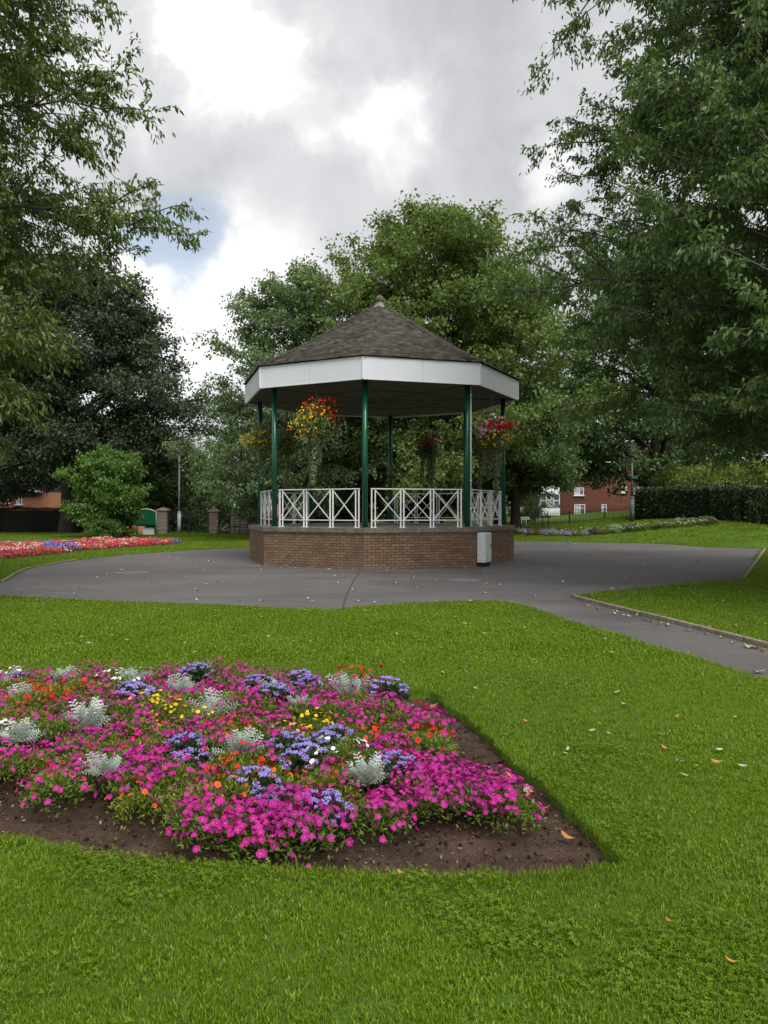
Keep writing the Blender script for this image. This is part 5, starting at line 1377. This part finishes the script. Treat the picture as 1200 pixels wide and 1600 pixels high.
# ------------------------------------------------------------------ houses
def house(name, label, x0, y0, wdt, dep, zb, h, brick, wins, bay=None, roofh=2.2, door=None, slabs=()):
    T = empty(name, (x0, y0, zb)); tag(T, label, 'house')
    V = [(0, 0, -1), (wdt, 0, -1), (wdt, dep, -1), (0, dep, -1), (0, 0, h), (wdt, 0, h), (wdt, dep, h), (0, dep, h)]
    Q = [(0, 1, 5, 4), (1, 2, 6, 5), (2, 3, 7, 6), (3, 0, 4, 7)]
    uv = []
    for f in Q:
        for i in f: uv.append((V[i][0] + V[i][1], V[i][2]))
    mesh_np('wall', V, [Q], [brick], T, uv=uv)
    mb = MB(); o = .35
    a = [(-o, -o, h), (wdt + o, -o, h), (wdt + o, dep / 2, h + roofh), (-o, dep / 2, h + roofh)]; b = [(-o, dep / 2, h + roofh), (wdt + o, dep / 2, h + roofh), (wdt + o, dep + o, h), (-o, dep + o, h)]
    mb.extr(a, (0, 0, .12)); mb.extr([(p[0], p[1], p[2] - .003) for p in b], (0, 0, .12)); mb.extr([(0, 0, h), (0, dep, h), (0, dep / 2, h + roofh - .1)], (.05, 0, 0)); mb.extr([(wdt - .05, 0, h), (wdt - .05, dep, h), (wdt - .05, dep / 2, h + roofh - .1)], (.05, 0, 0))
    rf = mb.build('roof', M_tile, T)
    MB().box((wdt / 2, -o - .02, h + .03), (wdt + 2 * o, .04, .2)).build('eaves_board', M_white, T)
    c = MB(); c.box((wdt * .3, dep / 2, h + roofh + .4), (.9, .6, 1.3)); c.cyl((wdt * .3 - .2, dep / 2, h + roofh + 1.0), (wdt * .3 - .2, dep / 2, h + roofh + 1.35), .12, n=10); c.cyl((wdt * .3 + .2, dep / 2, h + roofh + 1.0), (wdt * .3 + .2, dep / 2, h + roofh + 1.35), .12, n=10); c.build('chimney', brick, rf)
    for (x, z, w, hh) in wins:
        f = MB(); t = .07
        for dx in (-w / 2 + t / 2, w / 2 - t / 2): f.box((x + dx, -.03, z), (t, .10, hh))
        if w > .7: f.box((x, -.03, z), (t * .7, .10, hh - 2 * t))
        for dz in (-hh / 2 + t / 2, hh / 2 - t / 2): f.box((x, -.031, z + dz), (w - 2 * t, .10, t))
        f.box((x, -.032, z + hh * .18), (w - 2 * t, .09, t * .6)); f.box((x, -.06, z - hh / 2 - .04), (w + .16, .18, .07))
        fr = f.build('window', M_white, T)
        MB().box((x, -.004, z), (w - .1, .03, hh - .1)).build('pane', M_glass, fr)
        MB().box((x - w * .14, .0 - .022, z - .02), (w * .5, .006, hh - .16)).build('curtain', M_curtain, fr)
    for (x, w) in slabs: MB().box((x, -.04, h / 2 - .3), (w, .09, h + .55)).build('pilaster', brick, T)
    if door:
        x, w = door
        d = MB(); d.box((x, -.03, 1.05), (w, .09, 2.1)); d.build('door', M_white, T); MB().box((x, -.085, 1.35), (w * .45, .02, 1.2)).build('door_glass', M_glass, T)
    if bay:
        x, w, hh, dp = bay
        b_ = MB(); b_.box((x, -dp / 2, .36), (w, dp, .75)); b_.box((x, -dp / 2, hh - .45), (w, dp, .9)); 
        for dx in (-w / 2 + .05, -w / 2 + .62, w / 2 - .62, w / 2 - .05): b_.box((x + dx, -dp + .05, (hh - .15) / 2 + .27), (.09, .1, hh - 1.62))
        for s in (-1, 1): b_.box((x + s * (w / 2 - .05), -.10, hh / 2), (.1, .2, hh - 1.6))
        b_.box((x - w / 2 + .33, -dp + .05, 1.45), (.5, .08, .07)); b_.box((x + w / 2 - .33, -dp + .05, 1.45), (.5, .08, .07))
        by = b_.build('bay', M_white, T)
        MB().box((x, -dp / 2 + .06, hh / 2), (w - .14, dp - .16, hh - 1.3)).build('bay_glass', M_glass, by)
        MB().box((x, -dp + .125, hh / 2), (w * .42, .01, hh - 1.7)).build('curtain', M_curtain, by)
# right terrace: pixel -> metres at D = 78
D_ = 78.0
def hx(px): return (px - 600) / F * D_
X0 = hx(841); zb_ = .95
def wn(px0, px1, py0, py1): return ((hx((px0 + px1) / 2) - X0), zpix((py0 + py1) / 2, D_) - zb_, (px1 - px0) * D_ / F, (py1 - py0) * D_ / F)
house('brick_terrace', 'red brick terrace with white windows and a white bay behind the iron fence', X0, D_, 15.5, 8, zb_, 5.4, M_brick_red,
      [wn(897, 914, 788, 807), wn(939.5, 947.5, 788, 805), wn(971, 979, 760, 770), wn(990, 999, 762, 771), wn(897, 912, 762, 774), wn(1012, 1022, 786, 802), wn(848, 866, 752, 762)], bay=(hx(857) - X0, 2.0, 3.0, .7), door=None, slabs=())
MB_ = MB(); 
D_ = 72.0; X0 = hx(-20)
house('brick_house', 'orange brick house with white framed windows behind the yew hedge', X0 - 9, D_, 14.0, 8, -1.2, 4.4, M_brick_orange,
      [(9 + wn(0, 0, 0, 0)[0] * 0 + (hx(10) - X0), zpix(779.5, D_) + 1.2, .50, .85), (9 + hx(30) - X0, zpix(783, D_) + 1.2, .6, .65), (2, 3.2, 1, 1)], roofh=2.4)
MB_.bm.free()

# ------------------------------------------------------------------ parked cars beyond the gate
def car(px, D, col, label, rz=0.0):
    x, y = px2(px, D); T = empty('parked_car', (x, y, H(x, y)), rz); tag(T, label, 'car')
    prof = [(-2.05, .30), (-2.1, .62), (-1.95, .86), (-1.1, .95), (-.55, 1.38), (.75, 1.44), (1.55, 1.02), (2.02, .92), (2.08, .45), (2.0, .30)]
    mb = MB(); rows = []
    for yy, sc in ((-.86, 0), (-.80, 1), (.80, 1), (.86, 0)):
        rows.append([mb.bm.verts.new((px_, yy * (1 if z < .98 else .82), z - (.03 if sc == 0 else 0))) for px_, z in prof])
    for a, b in zip(rows, rows[1:]):
        for i in range(len(prof)): 
            f = mb.bm.faces.new((a[i], a[(i + 1) % len(prof)], b[(i + 1) % len(prof)], b[i])); f.smooth = False
    mb.bm.faces.new(rows[0]); mb.bm.faces.new(rows[-1][::-1])
    m, b = mat('car_paint'); finish(b, col, .25, coat=.6)
    mb.build('body', m, T)
    for s in (-1, 1):
        w = MB(); P = [(-.98, .98), (-.52, 1.33), (.70, 1.38), (1.35, 1.02)]
        w.extr([(a, s * (.845 if z < 1.1 else .725), z) for a, z in P], (0, s * .012, 0)); w.build('side_window', M_glass, T)
    w = MB(); w.poly([(-1.10, -.62, .975), (-.60, -.58, 1.352), (-.60, .58, 1.352), (-1.10, .62, .975)]); w.build('windscreen', M_glass, T)
    for a in (-1.3, 1.3):
        for s in (-1, 1):
            wh = MB(); wh.cyl((a, s * .72, .32), (a, s * .90, .32), .32, n=20); wl = wh.build('wheel', M_matt_black, T)
            MB().cyl((a, s * .895, .32), (a, s * .91, .32), .19, n=14).build('rim', M_grey_metal, wl)
    for s in (-1, 1): MB().box((-2.07, s * .58, .70), (.06, .32, .13), bevel=.02).build('headlight', M_curtain, T)
car(240, 62, (.7, .7, .72), 'white car beyond the park wall behind the noticeboard', .05)
car(290, 64, (.62, .63, .65), 'silver white car on the road seen through the double gates', .0)
car(322, 61.5, (.03, .035, .045), 'dark car on the road seen through the double gates', .1)

# ------------------------------------------------------------------ small child in pink inside the bandstand
def child():
    x, y = -3.235, 22.95; T = empty('person', (x, y, 1.076)); T.rotation_euler = (0, 0, R(100)); tag(T, 'small child in a pink coat and white shoes standing behind the left front column', 'person')
    m, b = mat('skin'); finish(b, (.55, .33, .25), .55, spec=.3)
    J = {'pel': (0, 0, .36, .075), 'che': (0, .01, .55, .08), 'nek': (0, .01, .64, .032), 'hea': (0, .02, .70, .062), 'top': (0, .02, .79, .068), 'cr': (0, .015, .83, .035),
         'nose': (0, .088, .735, .008),
         'hl': (-.05, 0, .34, .055), 'kl': (-.055, .015, .19, .038), 'al': (-.055, 0, .05, .024), 'fl': (-.058, .07, .025, .020), 'hr': (.05, 0, .34, .055), 'kr': (.055, .02, .19, .038), 'ar': (.055, 0, .05, .024), 'fr': (.058, .07, .025, .020),
         'sl': (-.10, .01, .585, .032), 'el': (-.15, .03, .48, .025), 'wl': (-.16, .10, .41, .016), 'sr': (.10, .01, .585, .032), 'er': (.16, .05, .50, .025), 'wr': (.20, .13, .47, .016),
         'pl': (-.162, .125, .395, .015), 'pr': (.207, .155, .462, .015)}
    E = [('pel', 'che'), ('che', 'nek'), ('nek', 'hea'), ('hea', 'top'), ('top', 'cr'), ('pel', 'hl'), ('hl', 'kl'), ('kl', 'al'), ('al', 'fl'), ('pel', 'hr'), ('hr', 'kr'), ('kr', 'ar'), ('ar', 'fr'), ('che', 'sl'), ('sl', 'el'), ('el', 'wl'), ('wl', 'pl'), ('che', 'sr'), ('sr', 'er'), ('er', 'wr'), ('wr', 'pr')]
    J.pop('nose')
    for s, p in (('l', J['pl']), ('r', J['pr'])):
        for i in range(5):
            o = (i - 2) * .0062; L = (.018, .026, .03, .027, .021)[i]
            J[f'{s}f{i}a'] = (p[0] + o, p[1] + L * .5, p[2] - .004 - abs(i - 2) * .001, .0034); J[f'{s}f{i}b'] = (p[0] + o * 1.3 + (.008 if i == 0 else 0), p[1] + L, p[2] - .012, .0028)
            E += [('p' + s, f'{s}f{i}a'), (f'{s}f{i}a', f'{s}f{i}b')]
    keys = list(J); me = bpy.data.meshes.new('body'); me.from_pydata([J[k][:3] for k in keys], [(keys.index(a), keys.index(b_)) for a, b_ in E], [])
    o = bpy.data.objects.new('body', me); link(o, T); me.materials.append(m)
    sk = o.modifiers.new('skin', 'SKIN'); sk.use_smooth_shade = True
    sv = me.skin_vertices[0].data if me.skin_vertices else None
    if sv is None:
        bm = bmesh.new(); bm.from_mesh(me); bm.verts.layers.skin.verify(); bm.to_mesh(me); bm.free(); sv = me.skin_vertices[0].data
    for i, k in enumerate(keys): sv[i].radius = (J[k][3],) * 2; sv[i].use_root = (k == 'pel')
    ss_ = o.modifiers.new('sub', 'SUBSURF'); ss_.levels = 1; ss_.render_levels = 1
    pk, b = mat('pink_cloth'); finish(b, (.66, .26, .36), .85, b.noise(b.n('ShaderNodeTexCoord').outputs['Object'], 60, 3), .2, .004)
    mb = MB(); mb.lathe([(.04, .655), (.085, .63), (.115, .58), (.118, .46), (.135, .36), (.15, .27), (.14, .272)], n=16); mb.build('coat', pk, o)
    mb = MB()
    for s in ('l', 'r'): mb.cyl(J['s' + s][:3], J['e' + s][:3], .042, .036, 10).cyl(J['e' + s][:3], J['w' + s][:3], .036, .028, 10)
    mb.build('sleeves', pk, o)
    mb = MB()
    for s in ('l', 'r'): mb.cyl(J['h' + s][:3], J['k' + s][:3], .062, .047, 12).cyl(J['k' + s][:3], J['a' + s][:3], .047, .036, 12)
    mb.build('trousers', pk, o)
    for s in ('l', 'r'): MB().box((J['f' + s][0], .035, .028), (.05, .13, .05), bevel=.018).build('shoe', M_white, o)
    hm, b = mat('brown_hair'); finish(b, (.03, .018, .01), .6)
    mb = MB(); mb.lathe([(.078, .70), (.083, .75), (.082, .80), (.06, .845), (.02, .865)], (0, .0, 0), n=16); hr = mb.build('hair', hm, o)
    em, b = mat('eye'); finish(b, (.02, .015, .012), .3)
    for s in (-1, 1): MB().lathe([(.003, -.007), (.007, 0), (.003, .007)], (s * .026, .084, .755), n=8).build('eye', em, o)
    MB().cyl((0, .07, .735), (0, .098, .728), .011, .006, 8).build('nose', m, o)
    lm, b = mat('lips'); finish(b, (.5, .16, .15), .5); MB().box((0, .080, .705), (.03, .012, .007), bevel=.002).build('mouth', lm, o)
    for s in (-1, 1): MB().lathe([(.004, -.016), (.012, 0), (.004, .016)], (s * .074, .02, .74), n=8).build('ear', m, o)
child()

# ------------------------------------------------------------------ fallen leaves
def build_fallen():
    def leafmesh(seed, c1, c2, L=.078, W=.017, curl=.3):
        rg = np.random.default_rng(seed); V, Q = [], []; n = 6
        for i in range(n + 1):
            f = i / n; w = W * math.sin(math.pi * min(1, f * .92 + .06)) ** .8; x = (f - .5) * L; z = curl * L * (abs(f - .5) ** 2) * 2
            for s in (-1, -.45, 0, .45, 1): V.append((x, s * w, z + abs(s) * w * .35 * (1 + rg.normal(0, .2)) + .003))
        for i in range(n):
            for j in range(4): Q.append((i * 5 + j, i * 5 + j + 1, i * 5 + j + 6, i * 5 + j + 5))
        return mesh_np('fallen_leaf', V, [Q], [noisy('dry_leaf', c1, c2, 40, .8)], smooth=True, link_it=False)
    PALE = [leafmesh(1, (.30, .27, .18), (.48, .45, .34)), leafmesh(2, (.25, .27, .17), (.42, .43, .33), curl=.6)]
    OR = [leafmesh(3, (.30, .12, .03), (.45, .22, .07), curl=.5), leafmesh(4, (.20, .08, .03), (.34, .16, .06), curl=.8)]
    YE = [leafmesh(5, (.38, .30, .08), (.50, .40, .14))]
    GR = [leafmesh(6, (.14, .22, .10), (.30, .38, .26), .09, .02)]
    def put(me, px, py, s, z, label, group=None):
        x, y = G(px, py); o = bpy.data.objects.new('fallen_leaf', me); link(o); o.location = (x, y, z + H(x, y)); o.rotation_euler = (random.uniform(-.25, .25), random.uniform(-.25, .25), random.uniform(0, 6.28)); o.scale = (s,) * 3
        tag(o, label, 'leaf', group)
    for me, px, py, s, l in ((OR[0], 832, 1232, 1.5, 'large curled orange leaf on the bare soil by the turf edge'), (GR[0], 826, 1229, 1.5, 'pale green leaf resting beside the curled orange leaf on the soil'), (OR[1], 850, 1254, 1.4, 'brown leaf on the soil just below the curled orange leaf'),
                             (OR[0], 888, 1298, 1.1, 'russet leaf on soil nearest the sharp corner of the bed'), (OR[0], 798, 1205, 1.2, 'orange leaf high along the right soil strip of the bed'), (OR[1], 672, 1098, 1.5, 'brown leaf at the back corner of the bed soil'),
                             (OR[0], 697, 1132, 1.2, 'orange leaf near the back corner of the bed soil')):
        put(me, px, py, s, -.045, l)
    for me, px, py, s, l in ((OR[0], 1144, 1518, .62, 'single orange brown leaf on the near lawn at lower right'), (OR[1], 1048, 1453, .45, 'small brown leaf on the near lawn to the right of the bed corner'), (OR[0], 626, 1376, .5, 'orange leaf in the grass just below the front edge of the bed'),
                             (GR[0], 901, 1064, .95, 'large pale green leaf on the lawn between bed and path'), (PALE[0], 963, 1088, 1.0, 'cream leaf on the lawn right of the bed, upper of a close pair'), (GR[0], 976, 1107, .9, 'grey green leaf on the lawn, lower of a close pair'),
                             (OR[0], 824, 1134, .8, 'orange leaf on the lawn beside the right edge of the bed'), (OR[0], 1119, 1199, .9, 'orange leaf on the lawn at the far right of the bed'), (PALE[0], 1161, 1205, .7, 'tiny pale leaf on the lawn near the right picture edge'),
                             (PALE[0], 1185, 1050, 1.9, 'long pale leaf lying on the path at the right edge'), (OR[0], 1168, 903, 2.6, 'orange leaf at the inner corner of the kerb')):
        put(me, px, py, s, .028 if 'path' not in l else -.01, l)
    rg = random.Random(11); n = 0
    while n < 120:     # tarmac
        px, py = rg.uniform(0, 1190), 846 + 100 * rg.random() ** 1.1
        x, y = G(px, py)
        if not inside(tarP, np.array([x]), np.array([y]))[0] or math.hypot(x - CX, y - CY) < 4.6: continue
        put(rg.choice(PALE), px, py, rg.uniform(.45, 1.2) * (1 + y / 60), -.016, 'small pale dry leaf lying flat on the dark tarmac', 'pale leaves on the tarmac'); n += 1
    for i in range(16):  # against the plinth
        a = R(rg.uniform(-60, 80)); x = CX + math.sin(a) * rg.uniform(4.35, 4.7); y = CY - math.cos(a) * rg.uniform(4.35, 4.7)
        put(rg.choice(PALE + YE), 600 + F * x / y, HOR + F * CAMZ / y, rg.uniform(1, 1.6), -.014, 'small pale dry leaf lying flat on the dark tarmac', 'pale leaves on the tarmac')
    n = 0
    while n < 200:     # lawns
        if rg.random() < .62: px, py = rg.uniform(0, 900), 950 + 75 * rg.random() ** 1.3
        elif rg.random() < .5: px, py = rg.uniform(900, 1200), rg.uniform(905, 1010)
        else: px, py = rg.uniform(680, 1200), rg.uniform(960, 1230)
        x, y = G(px, py)
        if not lawn_ok(np.array([x]), np.array([y]))[0]: continue
        k = rg.random(); me = rg.choice(OR) if k < .5 else (YE[0] if k < .7 else (PALE[0] if k < .88 else GR[0]))
        put(me, px, py, rg.uniform(.28, .68) * (1 + y / 35), .022, 'small fallen leaf caught in the short lawn grass', 'leaves fallen on the lawns'); n += 1
    for i in range(26):  # drift along the kerb
        f = rg.random(); px, py = 896 + 304 * f, 936 + 77 * f + rg.uniform(0, 6)
        put(rg.choice(PALE + OR), px, py, rg.uniform(.8, 1.5), -.012, 'dry leaf gathered on the path along the kerb', 'leaves along the kerb')
build_fallen()
